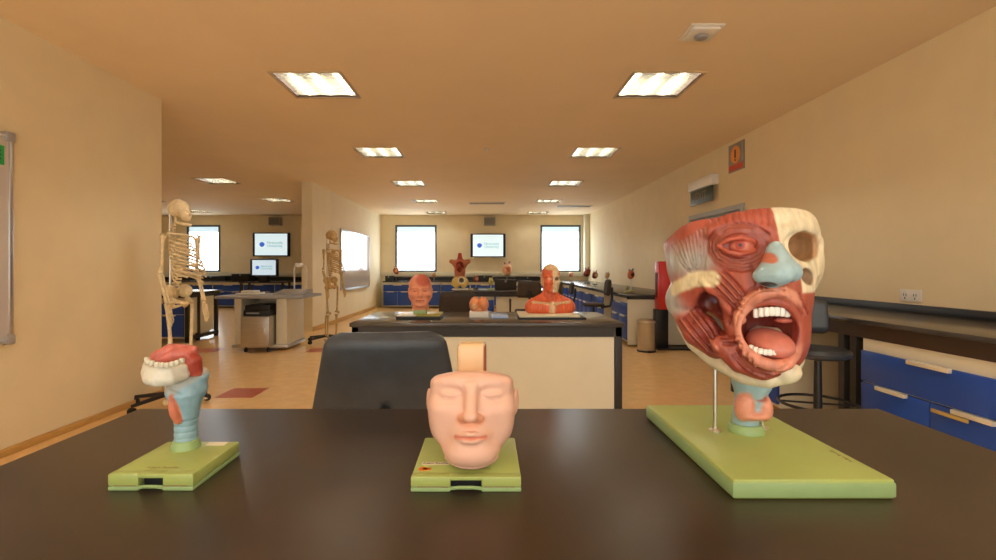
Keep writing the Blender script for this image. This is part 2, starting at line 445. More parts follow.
t2 = copy_tree(t); t2.location = (2.2, 12.2, CEIL); t2['label'] = 'slotted pale air vent in the ceiling near the right far window'
for (x, nm, lab) in ((.08, 'wall_speaker', 'grey mesh box speaker on the far wall above the middle screen'), (-6.3, 'wall_speaker', 'grey mesh box speaker on the side room wall above its screens')):
    t = thing(nm, lab, 'speaker', (x, 14.3, 2.5), group='grey wall speakers')
    box('casing', (x-.17, 14.2, 2.42), (x+.17, 14.4, 2.66), M['grey'], t, .01)
    box('grille', (x-.15, 14.19, 2.44), (x+.15, 14.202, 2.64), mat('speaker_mesh', (.20,.19,.18), .7, var=.3, scale=150), t, .003)
# poster on right wall
def wallpoint(px, py): d = 480*XR/(px-487); return P(px, py, d)
t = thing('fire_notice', 'orange and grey pictogram notice high on the right wall', 'sign', (XR, 5.78, 2.3))
y0, y1, z0, z1 = 5.62, 5.98, 2.34, 2.68
box('board', (XR-.012, y0, z0), (XR, y1, z1), mat('notice_grey', (.30,.27,.22), .5), t, .003)
b_ = B(); b_.cyl((XR-.016, 5.81, 2.54), (XR-.011, 5.81, 2.54), .105, n=28); b_.build('pictogram_disc', M['poster_or'], t)
B().box((XR-.015, y0+.02, z0+.015), (XR-.011, y1-.02, z0+.085)).build('caption_band', M['poster_red'], t)
b_ = B(); b_.box((XR-.019, 5.795, 2.50), (XR-.015, 5.825, 2.60)).cyl((XR-.019, 5.81, 2.475), (XR-.015, 5.81, 2.475), .014, n=10); b_.build('pictogram_mark', M['ink'], t)
box('side_strip', (XR-.015, y0+.015, z0+.10), (XR-.011, y0+.05, z1-.02), M['grey'], t)
# exit fitting
t = thing('exit_sign', 'dark green emergency exit sign with white housing above the grey door', 'sign', (XR, 6.6, 2.2))
box('housing', (XR-.10, 6.25, 2.26), (XR, 6.98, 2.40), M['white'], t, .012)
box('sign_panel', (XR-.075, 6.28, 2.06), (XR-.055, 6.95, 2.255), M['exitgreen'], t, .004)
g = B()
for k, (a, b) in enumerate(((6.62, 6.70), (6.50, 6.58))): pass
def fnt(name, txt, size, m, parent, mx, ext=.0006):
    cu = bpy.data.curves.new(name, 'FONT'); cu.body = txt; cu.size = size; cu.extrude = ext; cu.align_x = 'CENTER'; cu.align_y = 'CENTER'
    cu.resolution_u = 2
    tmp = bpy.data.objects.new('tmp', cu); me = bpy.data.meshes.new_from_object(tmp); bpy.data.objects.remove(tmp)
    me.materials.clear(); me.materials.append(m)
    o = bpy.data.objects.new(name, me); C.objects.link(o); o.parent = parent
    o.matrix_local = WM[parent.name].inverted() @ mx
    return o
RM = Matrix(((0,0,-1,0),(-1,0,0,0),(0,1,0,0),(0,0,0,1)))     # text on the right wall, facing the room
fnt('lettering', 'EXIT', .17, M['inkpale'], t, Matrix.Translation((XR-.077, 6.61, 2.155)) @ RM)
# socket
t = thing('wall_socket', 'white double power socket on the right wall above the bench', 'socket', (XR, 3.41, .97))
box('plate', (XR-.012, 3.33, .935), (XR, 3.50, 1.02), M['white'], t, .004)
for yy in (3.375, 3.455):
    b_ = B(); b_.box((XR-.0135, yy-.012, .972), (XR-.0115, yy-.008, .99)).box((XR-.0135, yy+.008, .972), (XR-.0115, yy+.012, .99)).box((XR-.0135, yy-.003, .95), (XR-.0115, yy+.003, .965)); b_.build('socket_hole', M['black'], t)
    box('switch', (XR-.016, yy-.008, .998), (XR-.012, yy+.008, 1.012), M['white'], t, .002)

# whiteboards
def board(name, lab, x, y0, y1, z0, z1):
    t = thing(name, lab, 'whiteboard', (x, (y0+y1)/2, z0))
    box('writing_surface', (x, y0, z0), (x+.018, y1, z1), M['whiteboard'], t)
    f = B()
    for a, b in (((y0-.015, z0-.015), (y1+.015, z0+.012)), ((y0-.015, z1-.012), (y1+.015, z1+.015)), ((y0-.015, z0), (y0+.012, z1)), ((y1-.012, z0), (y1+.015, z1))):
        f.box((x, a[0], a[1]), (x+.03, b[0], b[1]), .003)
    f.build('frame', M['alu'], t)
    return t
wb = board('whiteboard', 'framed whiteboard on the near left wall with a green tag', XW, 1.6, 3.01, .72, 2.00)
for yy in (3.005,):
    for zz in (.725, 1.995): box('corner_cap', (XW, yy-.03, zz-.03), (XW+.034, yy+.03, zz+.03), M['grey'], wb, .008)
tg = tag(box('green_tag', (XW+.019, 2.80, 1.81), (XW+.024, 2.97, 1.93), M['tag'], None), 'bright green paper tag stuck on the near whiteboard', 'tag')
for zz in (1.895, 1.87, 1.845): box('printed_line', (XW+.024, 2.83, zz-.004), (XW+.0246, 2.95, zz+.004), M['ink'], tg)
wb2 = board('whiteboard', 'glossy whiteboard on the partition wall beside the hanging skeleton', -3.18, 10.4, 12.9, .69, 2.0)
box('pen_tray', (-3.18, 10.6, .66), (-3.10, 12.7, .675), M['alu'], wb2)

# ============================================================ FURNITURE
def unit(parent, axis, sgn, face, a, b, ztop, zbot, rows=2, back=.5, carc='cream', hy=None):
    """cupboard block: drawer on top, doors below. axis 'x': its front faces -x at x=face and spans y a..b; axis 'y': faces -y"""
    def bx(name, u0, u1, w0, w1, z0, z1, m, par, bev=0):
        if axis == 'x': return box(name, (face+w0*sgn if sgn > 0 else face-w1, u0, z0), (face+w1*sgn if sgn > 0 else face-w0, u1, z1), m, par, bev)
        return box(name, (u0, face+w0, z0), (u1, face+w1, z1), m, par, bev)
    bx('carcass', a, b, .02, back, zbot, ztop, M['cream'], parent)
    rail = .075
    mid = (a+b)/2
    zd = ztop-rail; z2 = zd-.19
    d = bx('drawer', a+.006, b-.006, 0, .02, z2+.004, zd, M['blue'], parent, .003)
    bx('handle', mid-.12, mid+.12, -.022, .004, zd-.018, zd+.006, M['handle'], d, .004)
    for u0, u1 in ((a+.006, mid-.003), (mid+.003, b-.006)):
        d = bx('door', u0, u1, 0, .02, zbot+.03, z2-.004, M['blue'], parent, .003)
        um = (u0+u1)/2
        bx('handle', um-.10, um+.10, -.022, .004, z2-.022, z2+.002, M['handle'], d, .004)
    return d
def bench(name, lab, x0, x1, y0, y1, h, grp=None, panel=None, top='benchtop', legs=True, cat='bench', t=.03, rail=.07):
    o = thing(name, lab, cat, ((x0+x1)/2, (y0+y1)/2, 0), group=grp)
    box('worktop', (x0, y0, h-t), (x1, y1, h), M[top], o, .006)
    i = .015
    for a, b in (((x0+i, y0+i), (x1-i, y0+i+.03)), ((x0+i, y1-i-.03), (x1-i, y1-i)), ((x0+i, y0+i+.03), (x0+i+.03, y1-i-.03)), ((x1-i-.03, y0+i+.03), (x1-i, y1-i-.03))):
        box('rail', (a[0], a[1], h-t-rail), (b[0], b[1], h-t), M['darksteel'], o)
    if legs:
        for x in (x0+i, x1-i-.05):
            for y in (y0+i, y1-i-.05): box('leg', (x, y, 0), (x+.05, y+.05, h-t), M['darksteel'], o, .004)
    if panel:
        box('front_panel', (x0+i+.055, y0+.03, .06), (x1-i-.055, y0+.05, h-t-rail-.004), M['cream'], o)
    return o
# the table the photographed models stand on
TZ = .78
ft = bench('demonstration_table', 'long black laminate table in front carrying three models on green bases', -.985, 1.108, .20, 1.36, TZ, top='tabletop', cat='table')
isl = bench('teaching_bench', 'teaching bench with cream front panel and dark frame behind the front table', -.986, .986, 3.43, 4.28, TZ, 'teaching benches', panel=True)
b3 = bench('teaching_bench', 'bench behind the middle one with a torso model, boxes and blue drawers', -.55, 1.12, 8.0, 9.0, .785, 'teaching benches')
unit(b3, 'y', 1, 8.05, -.50, .12, .70, .08)
box('side_panel', (.15, 8.06, .06), (1.05, 8.08, .69), M['cream'], b3)
# bench along the right wall, near
rb = thing('wall_bench', 'long dark bench along the near right wall with blue drawers', 'bench', (2.6, 2, 0), group='wall benches')
box('worktop', (2.28, -1.2, .83), (XR-.001, 4.6, .86), M['benchtop'], rb, .006)
box('upstand', (XR-.04, -1.2, .86), (XR-.001, 4.6, .915), M['black'], rb, .004)
box('front_rail', (2.31, -1.2, .745), (2.345, 4.6, .83), M['brownsteel'], rb)
for y in (3.02, 3.12, 4.52): box('leg', (2.32, y, 0), (2.37, y+.05, .745), M['darksteel'], rb)
for y in (3.55,): box('leg', (2.90, y, 0), (2.95, y+.05, .83), M['darksteel'], rb)
for a, b in ((2.03, 2.96), (1.09, 2.02), (.15, 1.08), (3.80, 4.50)):
    o = unit(rb, 'x', 1, 2.30, a, b, .745, .06, back=.62)
B().box((2.281, 2.28, .435), (2.292, 2.47, .455), .003).build('brass_strip', M['brass'], rb)
# bench along the right wall, far
fb = thing('wall_bench', 'dark topped bench along the far right wall with a row of blue drawers', 'bench', (2.5, 10, 0), group='wall benches')
box('worktop', (2.04, 7.06, .745), (XR-.001, 14.39, .775), M['benchtop'], fb, .006)
box('front_rail', (2.07, 7.08, .715), (2.10, 14.3, .745), M['darksteel'], fb)
box('end_rail', (2.07, 7.08, .70), (XR-.01, 7.11, .745), M['darksteel'], fb)
box('end_panel', (2.085, 7.10, .03), (XR-.01, 7.13, .70), M['cream'], fb)
for a, b in ((7.14, 8.04),) + tuple((8.62+.92*k, 8.62+.92*(k+1)-.01) for k in range(5)):
    unit(fb, 'x', 1, 2.08, a, b, .715, .06, back=.80)
# benches under the far windows
def far_bench(lab, x0, x1, n):
    o = thing('wall_bench', lab, 'bench', ((x0+x1)/2, 14, 0), group='wall benches')
    box('worktop', (x0, 13.68, .745), (x1, YF, .775), M['benchtop'], o, .006)
    box('upstand', (x0, YF-.03, .775), (x1, YF-.001, .88), M['black'], o)
    wd = (x1-x0)/n
    for k in range(n): unit(o, 'y', 1, 13.72, x0+wd*k+.01, x0+wd*(k+1)-.01, .745, .05, back=.64)
far_bench('bench with blue cupboards under the far windows of the main room', -2.98, 2.02, 6)
far_bench('bench with blue cupboards along the far wall of the side room', -10.5, -3.42, 8)
# side room bench
lb = thing('teaching_bench', 'side room bench with blue front and cream side, behind the white skeleton', 'bench', (-5.6, 7.9, 0), group='teaching benches')
box('worktop', (-6.6, 7.42, .755), (-4.60, 8.35, .785), M['benchtop'], lb, .006)
box('rail', (-6.57, 7.45, .70), (-4.63, 8.32, .755), M['darksteel'], lb)
box('side_panel', (-4.68, 7.50, .12), (-4.66, 8.18, .70), M['cream'], lb)
for y in (7.45, 7.72, 8.24): box('leg', (-4.69, y, 0), (-4.64, y+.05, .70), M['darksteel'], lb)
box('foot_rail', (-4.69, 7.45, .04), (-4.64, 8.3, .09), M['darksteel'], lb)
unit(lb, 'y', 1, 7.47, -6.5, -5.62, .70, .06, back=.7); unit(lb, 'y', 1, 7.47, -5.6, -4.72, .70, .06, back=.7)
# trolley desk
td = thing('trolley_desk', 'beige teacher desk with wide top and stainless trolley cabinet under it', 'desk', (-3.15, 7.0, 0))
box('desk_top', (-3.80, 6.68, .735), (-2.58, 7.5, .775), M['grey'], td, .01)
box('side_panel', (-3.56, 6.76, .09), (-3.46, 7.4, .735), M['cream'], td, .006)
box('side_panel', (-2.97, 6.76, .09), (-2.82, 7.4, .735), M['cream'], td, .006)
box('back_panel', (-3.46, 7.3, .09), (-2.97, 7.34, .735), M['cream'], td)
box('foot_bar', (-3.58, 6.74, .04), (-2.80, 7.42, .09), M['steel'], td, .006)
tc = thing('trolley_cabinet', 'stainless steel cabinet on castors under the beige desk', 'cabinet', (-3.2, 6.85, 0))
bd = box('body', (-3.38, 6.58, .08), (-2.99, 7.1, .50), M['steel'], tc, .008)
box('door', (-3.36, 6.565, .10), (-3.01, 6.58, .48), M['steel'], tc, .004)
B().box((-3.05, 6.545, .26), (-3.035, 6.567, .36), .003).build('handle', M['chrome'], tc)
for x in (-3.34, -3.03):
    for y in (6.65, 7.05):
        k = B().cyl((x, y, .08), (x, y, .055), .012, n=8).build('castor', M['black'], tc); B().cyl((x-.012, y, .03), (x+.012, y, .03), .03, n=12).build('wheel', M['black'], k)
ev = thing('media_player', 'black rack device on top of the stainless trolley cabinet', 'electronics', (-3.2, 6.8, .5))
box('body', (-3.37, 6.64, .502), (-3.0, 7.05, .58), M['black'], ev, .005)
box('body', (-3.36, 6.66, .582), (-3.02, 7.05, .65), M['black'], ev, .005)
box('display_strip', (-3.33, 6.635, .53), (-3.15, 6.641, .55), M['grey'], ev)
t = thing('keyboard', 'cream covered keyboard lying on the beige teacher desk', 'keyboard', P(254, 291, 7.1))
o = P(254, 291, 7.1); B().box((o.x-.20, 6.95, .775), (o.x+.10, 7.25, .80), .01).box((o.x-.15, 7.0, .80), (o.x+.05, 7.2, .835), .015).build('body', M['white'], t)
t = thing('control_panel', 'grey sloped control panel on the right end of the teacher desk', 'console', (-2.85, 7.05, .78))
B().loft([[Vector((x, 6.85, .775)), Vector((x, 7.22, .775)), Vector((x, 7.22, .85)), Vector((x, 6.85, .80))] for x in (-3.06, -2.62)]).build('housing', M['grey'], t)
for k in range(3): box('button_row', (-3.0, 6.92+.09*k, .806+.011*k), (-2.7, 6.96+.09*k, .826+.011*k), M['steel'], t, .002)
t = thing('document_camera', 'document camera on a thin arched stand on the teacher desk', 'camera', (-2.9, 7.3, .78))
o = (-2.85, 7.35)
B().box((-2.98, 7.26, .776), (-2.72, 7.45, .80), .006).build('foot', M['grey'], t)
B().tube([(-2.95, 7.35, .80), (-2.95, 7.35, 1.15), (-2.93, 7.35, 1.2), (-2.88, 7.33, 1.22)], .012, 8).build('arm', M['white'], t)
B().tube([(-2.76, 7.35, .80), (-2.76, 7.35, 1.12), (-2.78, 7.35, 1.19), (-2.86, 7.33, 1.22)], .012, 8).build('arm', M['white'], t)
B().box((-2.90, 7.24, 1.18), (-2.82, 7.36, 1.24), .01).build('camera_head', M['white'], t)

# chairs -------------------------------------------------------------
def sup(n, k=40, w=1, t=1):
    return [(w*math.copysign(abs(math.cos(2*PI*j/k))**(2/n), math.cos(2*PI*j/k)), t*math.copysign(abs(math.sin(2*PI*j/k))**(2/n), math.sin(2*PI*j/k))) for j in range(k)]
def pad(w0, w1, h, t, bend=.0, lean=0, n=6, z0=0, corner=.06):
    """upright cushion, width w0 at the bottom to w1 at the top"""
    rings = []; K = 26
    for i in range(K+1):
        v = i/K; z = z0+h*v
        e = min(v, 1-v)*h; rr = 1
        if e < corner: rr = math.sqrt(max(0, 1-(1-e/corner)**2))
        hw = (w0+(w1-w0)*v)/2 - corner*(1-rr)*(1 if v > .5 else .7); th = t/2*(.25+.75*min(1, math.sqrt(min(1, e/(t*.6)))))
        rings.append([Vector((x, y + bend*x*x + lean*v*h, z)) for x, y in sup(n, 44, hw, th)])
    return B().loft(rings)
def office_chair(lab, loc, rz, w=.44, seat_h=.48, back_top=.93, back_h=.42, m='leather', arms=False, grp='office chairs', name='office_chair', w1=None, stool=False):
    o = thing(name, lab, 'chair' if not stool else 'stool', loc, rz, grp)
    T = lambda b, nm, mm, par=o: b.build(nm, mm, par, world=False)
    T(pad(w, w1 or w*.82, back_h, .07, bend=-.55, lean=.10, z0=back_top-back_h, corner=.05), 'backrest', M[m]).location = (0, .22, 0)
    T(B().tube([(0, .12, seat_h-.05), (0, .27, seat_h-.03), (0, .30, seat_h+.1), (0, .30, back_top-back_h*.5)], [.02, .02, .022, .018], 8), 'back_support', M['black'])
    s = B()
    if stool: s.lathe([(.0,-.035), (.14,-.035), (.17,-.02), (.175,.0), (.16,.02), (.08,.028), (0,.028)], (0,0,seat_h), 28)
    else: s.loft([[Vector((x, y, seat_h+z)) for x, y in sup(5, 40, w*.52*k, .23*k)] for k, z in ((.9,-.04), (1,-.025), (1,.01), (.94,.03), (.6,.036))])
    T(s, 'seat', M[m])
    T(B().cyl((0,0,.09), (0,0,seat_h-.04), .028, .02, 12), 'gas_column', M['black'])
    for k in range(5):
        a = 2*PI*k/5+.3; c, s_ = math.cos(a), math.sin(a)
        l = T(B().tube([(0,0,.10), (.28*c,.28*s_,.075)], [.024, .015], 8), 'leg', M['black'])
        T(B().cyl((.28*c-.02*s_, .28*s_+.02*c, .028), (.28*c+.02*s_, .28*s_-.02*c, .028), .028, n=12), 'castor', M['black'], l)
    if stool:
        T(B().tube([(.21*math.cos(2*PI*j/28), .21*math.sin(2*PI*j/28), .34) for j in range(28)], .009, 8, closed=True), 'foot_ring', M['black'])
        T(B().tube([(.21,0,.34), (-.21,0,.34)], .007, 6), 'ring_spoke', M['black'])
    if arms:
        for sx in (-1, 1): T(B().tube([(sx*.18, .0, seat_h-.02), (sx*.27, .0, seat_h), (sx*.27, .02, seat_h+.18), (sx*.27, -.1, seat_h+.19), (sx*.27, .12, seat_h+.19)], .016, 8), 'armrest', M['black'])
    return o
# front chair: its back is turned to the camera, seat under nothing, facing away
office_chair('large black vinyl office chair directly behind the front table', (-.372, 1.90, 0), PI+.10, w=.60, w1=.40, back_top=.958, back_h=.50, seat_h=.46)
c2 = office_chair('dark brown office chair behind the bald head model', (-.30, 5.15, 0), PI, w=.42, w1=.36, back_top=.93, back_h=.42, m='brownfab', seat_h=.46)
c3 = office_chair('small dark brown office chair with armrests in front of the third bench', (.62, 7.25, 0), PI, w=.38, w1=.33, back_top=.97, back_h=.24, m='brownfab', arms=True, seat_h=.50)
office_chair('tall black draughtsman stool at the near right wall bench', (2.04, 2.96, 0), -.30, w=.26, w1=.24, back_top=.985, back_h=.24, seat_h=.66, grp='laboratory stools', name='laboratory_stool', stool=True)
office_chair('dark stool in front of the far right bench, between its drawer groups', (1.72, 7.75, 0), PI/2+PI, w=.26, w1=.22, back_top=.98, back_h=.26, m='brownfab', seat_h=.58, grp='laboratory stools', name='laboratory_stool', stool=True)
office_chair('dark stool half hidden behind the shoulder bust, near the far right bench', (1.52, 9.9, 0), PI/2+PI, w=.3, w1=.26, back_top=.86, back_h=.24, m='brownfab', seat_h=.50, grp='laboratory stools', name='laboratory_stool', stool=True)

# screens
def tv(name, lab, cx, w, z0, z1, y, bez, scr='screen', stand=None):
    t = thing(name, lab, 'screen', (cx, y, z0), group='lit display screens')
    box('bezel', (cx-w/2, y-.07, z0), (cx+w/2, y, z1), M['navy'], t, .01)
    s = box('display', (cx-w/2+bez, y-.074, z0+.03), (cx+w/2-bez, y-.068, z1-.03), M[scr], t)
    FM = Matrix.Translation((0,0,0)) @ Matrix.Rotation(PI/2, 4, 'X')
    cz = (z0+z1)/2; W = w-2*bez
    bb_ = B(); bb_.cyl((cx-W*.28, y-.077, cz), (cx-W*.28, y-.0735, cz), W*.075, n=16); bb_.box((cx-W*.36, y-.077, cz-.005), (cx-W*.20, y-.0735, cz+.03)); bb_.build('screen_emblem', M['logo'], t)
    for k, tx in enumerate(('Newcastle', 'University')):
        fnt('lettering', tx, W*.115, M['teal'], t, Matrix.Translation((cx+W*.12, y-.075, cz+W*(.055-.10*k))) @ FM)
    if stand: box('stand', (cx-.12, y-.12, stand), (cx+.12, y+.05, z0), M['black'], t, .01)
    else: box('wall_bracket', (cx-.15, y, (z0+z1)/2-.1), (cx+.15, YF, (z0+z1)/2+.1), M['black'], t)
tv('wall_screen', 'wall screen between the two far windows of the main room', .03, 1.04, 1.47, 2.17, 14.34, .07)
tv('wall_screen', 'upper wall screen in the side room beyond the trolley desk', -6.42, 1.10, 1.50, 2.20, 14.34, .07)
tv('desktop_monitor', 'smaller lower monitor in the side room under the wall screen', -6.10, .76, .93, 1.40, 13.2, .06, 'screendim', .775)
tt = thing('monitor_table', 'low dark table in the side room carrying the smaller monitor', 'table', (-6.1, 13.2, 0))
box('table_top', (-6.7, 12.95, .745), (-5.5, 13.5, .775), M['benchtop'], tt)
for x in (-6.68, -5.56):
    for y in (12.97, 13.42): box('leg', (x, y, 0), (x+.05, y+.05, .745), M['darksteel'], tt)

# red cabinet and bin
rc = thing('fire_hose_cabinet', 'bright red fire cabinet on a black post beside the far right bench', 'fire cabinet', (2.66, 7.0, 0))
box('cabinet_body', (2.46, 6.86, .57), (2.92, 7.04, 1.26), M['red'], rc, .006)
box('door', (2.48, 6.848, .60), (2.90, 6.86, 1.23), M['red'], rc, .004)
box('side_slot', (2.452, 6.93, .74), (2.462, 6.99, 1.10), M['black'], rc)
box('handle', (2.86, 6.83, .86), (2.875, 6.85, .98), M['chrome'], rc)
box('post', (2.43, 6.88, .0), (2.60, 7.02, .57), M['black'], rc, .004)
box('foot', (2.42, 6.78, 0), (2.90, 7.05, .02), M['black'], rc, .004)
bn = thing('pedal_bin', 'cylindrical stainless steel bin at the end of the far right bench', 'bin', (2.23, 6.72, 0))
B().lathe([(.115,.02), (.12,.03), (.12,.40), (.125,.41)], (2.23, 6.72, 0), 32).build('body', M['steel'], bn)
B().lathe([(.125,.41), (.12,.43), (.07,.455), (0,.46)], (2.23, 6.72, 0), 32).build('lid', M['chrome'], bn)
B().lathe([(.125,0), (.125,.02), (.115,.022)], (2.23, 6.72, 0), 32).build('base_ring', M['black'], bn)
box('pedal', (2.20, 6.56, .01), (2.26, 6.61, .025), M['black'], bn)
# boxes and computers on the benches
def crate(lab, lo, hi, m='black', name='equipment_box', g='dark equipment boxes on the benches'):
    lo, hi = Vector(lo), Vector(hi)
    t = thing(name, lab, 'box', ((lo.x+hi.x)/2, (lo.y+hi.y)/2, lo.z), group=g)
    box('body', lo, (hi.x, hi.y, hi.z-.02), M[m], t, .006); box('lid', (lo.x-.006, lo.y-.006, hi.z-.02), (hi.x+.006, hi.y+.006, hi.z), M[m], t, .004)
    box('latch', ((lo.x+hi.x)/2-.02, lo.y-.012, hi.z-.05), ((lo.x+hi.x)/2+.02, lo.y, hi.z-.01), M['grey'], t)
crate('dark brown equipment box on the third bench behind the yellow based model', (.14, 8.45, .787), (.52, 8.8, .96), 'brownfab')
crate('dark equipment box on the third bench, right of the brown box', (.56, 8.5, .787), (.80, 8.8, .93))
crate('low black case on the far bench under the middle screen', (-.3, 13.9, .777), (.15, 14.3, .93))
crate('low black case on the far bench right of the middle screen', (.85, 13.9, .777), (1.5, 14.3, .90))
crate('black case at the left end of the main room far bench', (-2.95, 13.9, .777), (-2.75, 14.2, .92))
crate('black case on the side room far bench under the window', (-8.4, 13.9, .777), (-7.6, 14.3, .92))
crate('black case on the side room far bench left of the screens', (-7.4, 13.9, .777), (-6.9, 14.3, .98))
crate('black case on the side room far bench right of the screens', (-5.3, 13.9, .777), (-4.4, 14.3, .95))
crate('black tower on the side room far bench beside the partition', (-4.2, 13.9, .777), (-3.9, 14.3, 1.0))

# ============================================================ THE MODELS
RED = srgb(170, 82, 62); DRED = srgb(136, 54, 42); LRED = srgb(196, 116, 92); PINK = srgb(226, 152, 124); CREAMC = srgb(226, 208, 164)
WHITE = srgb(214, 204, 184); GREYW = srgb(176, 176, 166); BLUEC = srgb(164, 194, 200); BROWN = srgb(150, 108, 72); SKIN = srgb(232, 184, 160)
DARK = srgb(60, 28, 22); BONEC = srgb(226, 212, 178)

def green_base(x0, x1, y0, y1, z0, h, parent, notch=True):
    """platform: lid over a slightly smaller tray, a finger notch cut in the front"""
    if notch:
        xm = (x0+x1)/2; nw = (x1-x0)*.14; b = B(); zt = z0+h
        b.box((x0, y0+.016, z0+.008), (x1, y1, zt), .004).box((x0, y0, z0+.008), (xm-nw, y0+.02, zt), .003).box((xm+nw, y0, z0+.008), (x1, y0+.02, zt), .003).box((xm-nw-.003, y0, z0+h*.74), (xm+nw+.003, y0+.02, zt), .002)
        b.build('platform', M['green'], parent)
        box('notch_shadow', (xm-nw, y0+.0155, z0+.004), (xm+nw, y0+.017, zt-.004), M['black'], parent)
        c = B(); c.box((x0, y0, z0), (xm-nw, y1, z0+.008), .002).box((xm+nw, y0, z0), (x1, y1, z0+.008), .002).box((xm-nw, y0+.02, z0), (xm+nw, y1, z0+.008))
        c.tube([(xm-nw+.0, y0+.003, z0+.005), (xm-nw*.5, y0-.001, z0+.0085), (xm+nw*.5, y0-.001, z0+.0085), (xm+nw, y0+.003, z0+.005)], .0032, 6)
        c.build('tray', M['greenlit'], parent)
        box('seam', (x0+.012, y0-.0006, z0+.0085), (xm-nw-.004, y0+.001, z0+.0102), M['inkpale'], parent); box('seam', (xm+nw+.004, y0-.0006, z0+.0085), (x1-.012, y0+.001, z0+.0102), M['inkpale'], parent)
    else:
        b = B().box((x0, y0, z0+h*.0), (x1, y1, z0+h), .004, seg=3); b.build('platform', M['green'], parent)
        B().box((x0-.0012, y0-.0012, z0+.003), (x1+.0012, y1+.0012, z0+h*.84), .002).build('rim', M['greenlit'], parent)  # thin sheath carrying the light's greener tint on the base sides
FLAT = lambda x, y, z, rz=0: Matrix.Translation((x, y, z)) @ Matrix.Rotation(rz, 4, 'Z')

# ---- giant dissected head, right
gh = thing('anatomical_head_model', 'giant half muscle, half skull head model with open mouth on a long green base', 'anatomical model', (.572, 1.05, TZ), group=None)
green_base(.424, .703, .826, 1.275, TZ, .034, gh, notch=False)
BT = TZ+.034
B().lathe([(.037,0), (.037,.010), (.031,.018), (.029,.018)], (.577, 1.07, BT), 36).build('collar', M['greenlit'], gh)
for px, d in ((715, 1.075), (762, 1.09)):
    q = P(px, 430, d)
    r = B().cyl((q.x, q.y, BT), (q.x, q.y, 1.0), .0042, n=14).build('support_rod', M['chrome'], gh)
    B().lathe([(.014,0), (.014,.003), (.006,.005), (.006,.009)], (q.x, q.y, BT), 20).build('rod_flange', M['chrome'], r)
fnt('lettering', 'Adam Rouilly', .011, M['inkpale'], gh, FLAT(.685, .93, BT+.0002, PI/2), .0002)

G = P
hf = 2.0e-3
F = Field((.37, .83, .90), (.745, 1.26, 1.33), hf)
F.add(ell(G(741,262,1.085), (.160,.145,.135))); F.add(ell(G(706,240,1.09), (.085,.09,.06)), .03)
F.add(ell(G(757,280,1.00), (.105,.085,.105)), .03)
F.add(ell(G(765,300,.985), (.080,.080,.090)), .03)
F.add(ell(G(765,340,.99), (.072,.075,.075)), .03)
F.add(ell(G(766,226,.985), (.100,.055,.050)), .03)                    # forehead
F.add(cap(G(700,232,1.03), G(688,300,1.06), .040, .030), .03)         # temple
# right half skull: orbital rim, cheek bone, upper jaw
rim = [G(778,240,.930), G(785,230,.930), G(802,226,.945), G(814,231,.965), G(817,244,.985), G(815,259,.98), G(807,267,.965), G(792,267,.945), G(780,256,.930)]
F.add(chain(rim, .0095, True), .010)
F.add(chain([G(816,240,.99), G(815,262,.985), G(811,280,.97), G(797,291,.955)], [.010,.010,.009,.010]), .012)
F.sub(ell(G(798,247,.955), (.0345,.062,.0310)), .006)
F.sub(ell(G(801,277,.938), (.022,.028,.017)), .006)
F.sub(cap(G(824,299,.96), G(825,360,.96), .045, .045), .006); F.sub(cap(G(834,308,1.07), G(834,370,1.07), .070, .075), .006)          # hollow under the cheek bone
F.add(ell(G(740,246,.975), (.050,.035,.036)), .02)                    # muscle side: eye region
F.sub(ell(G(740,246,.935), (.034,.022,.021)), .014)
for k, (a, b, r) in enumerate(((1.0, 1.0, .0050), (1.28, 1.35, .0055), (1.58, 1.75, .0060))):
    pts = [G(740+19*a*math.cos(t), 246-10.5*b*math.sin(t), .944+.012*(a-1)*3+.022*max(0, -math.cos(t))) for t in np.linspace(0, 2*PI, 20)[:-1]]
    F.add(chain(pts, r*1.15, True), .004)
F.add(cap(G(712,231,.985), G(768,231,.937), .013, .012), .016)        # brow
for k in range(5): F.sub(cap(G(716+11*k,226,.955), G(722+11*k,207,.96), .0030), .004)
# nose
F.add(cap(G(771,244,.935), G(779,268,.905), .011, .016), .014)
# mouth region
mo = [(748,303,.925), (760,295,.908), (772,292,.90), (782,291,.90), (791,296,.91), (796,308,.925), (798,324,.93), (797,341,.925), (794,355,.915), (787,364,.905), (774,366,.90), (760,362,.905), (748,352,.918), (741,337,.93), (740,319,.932)]
F.add(ell(G(771,330,.965), (.066,.055,.080)), .02)
F.sub(ell(G(770,331,.925), (.046,.075,.050)), .008)
F.add(chain([G(*q) for q in mo], .0112, True), .006)
F.sub(ell(G(770,331,.90), (.0455,.055,.046)), .004)
F.sub(cap(G(777,287,.885), G(778,302,.885), .0016), .003); F.sub(cap(G(778,356,.884), G(778,371,.884), .0016), .003)
# cheek muscle strands
for a, b, c, r in (((712,272,.985), (735,292,.955), (752,301,.925), .0095), ((703,281,1.0), (722,303,.965), (742,320,.935), .0085), ((748,272,.95), (758,284,.93), (767,293,.912), .0065), ((758,262,.94), (764,276,.925), (772,291,.905), .0055), ((734,275,.955), (744,286,.94), (756,297,.92), .0060)):
    F.add(chain([G(*a), G(*b), G(*c)], [r, r*1.15, r*.9]), .003)
# deep gap in front of the jaw muscle
F.sub(ell(G(712,303,1.0), (.020,.035,.026), (0,0,0)), .010)
F.sub(cap(G(688,289,1.015), G(703,316,1.00), .0075), .004)
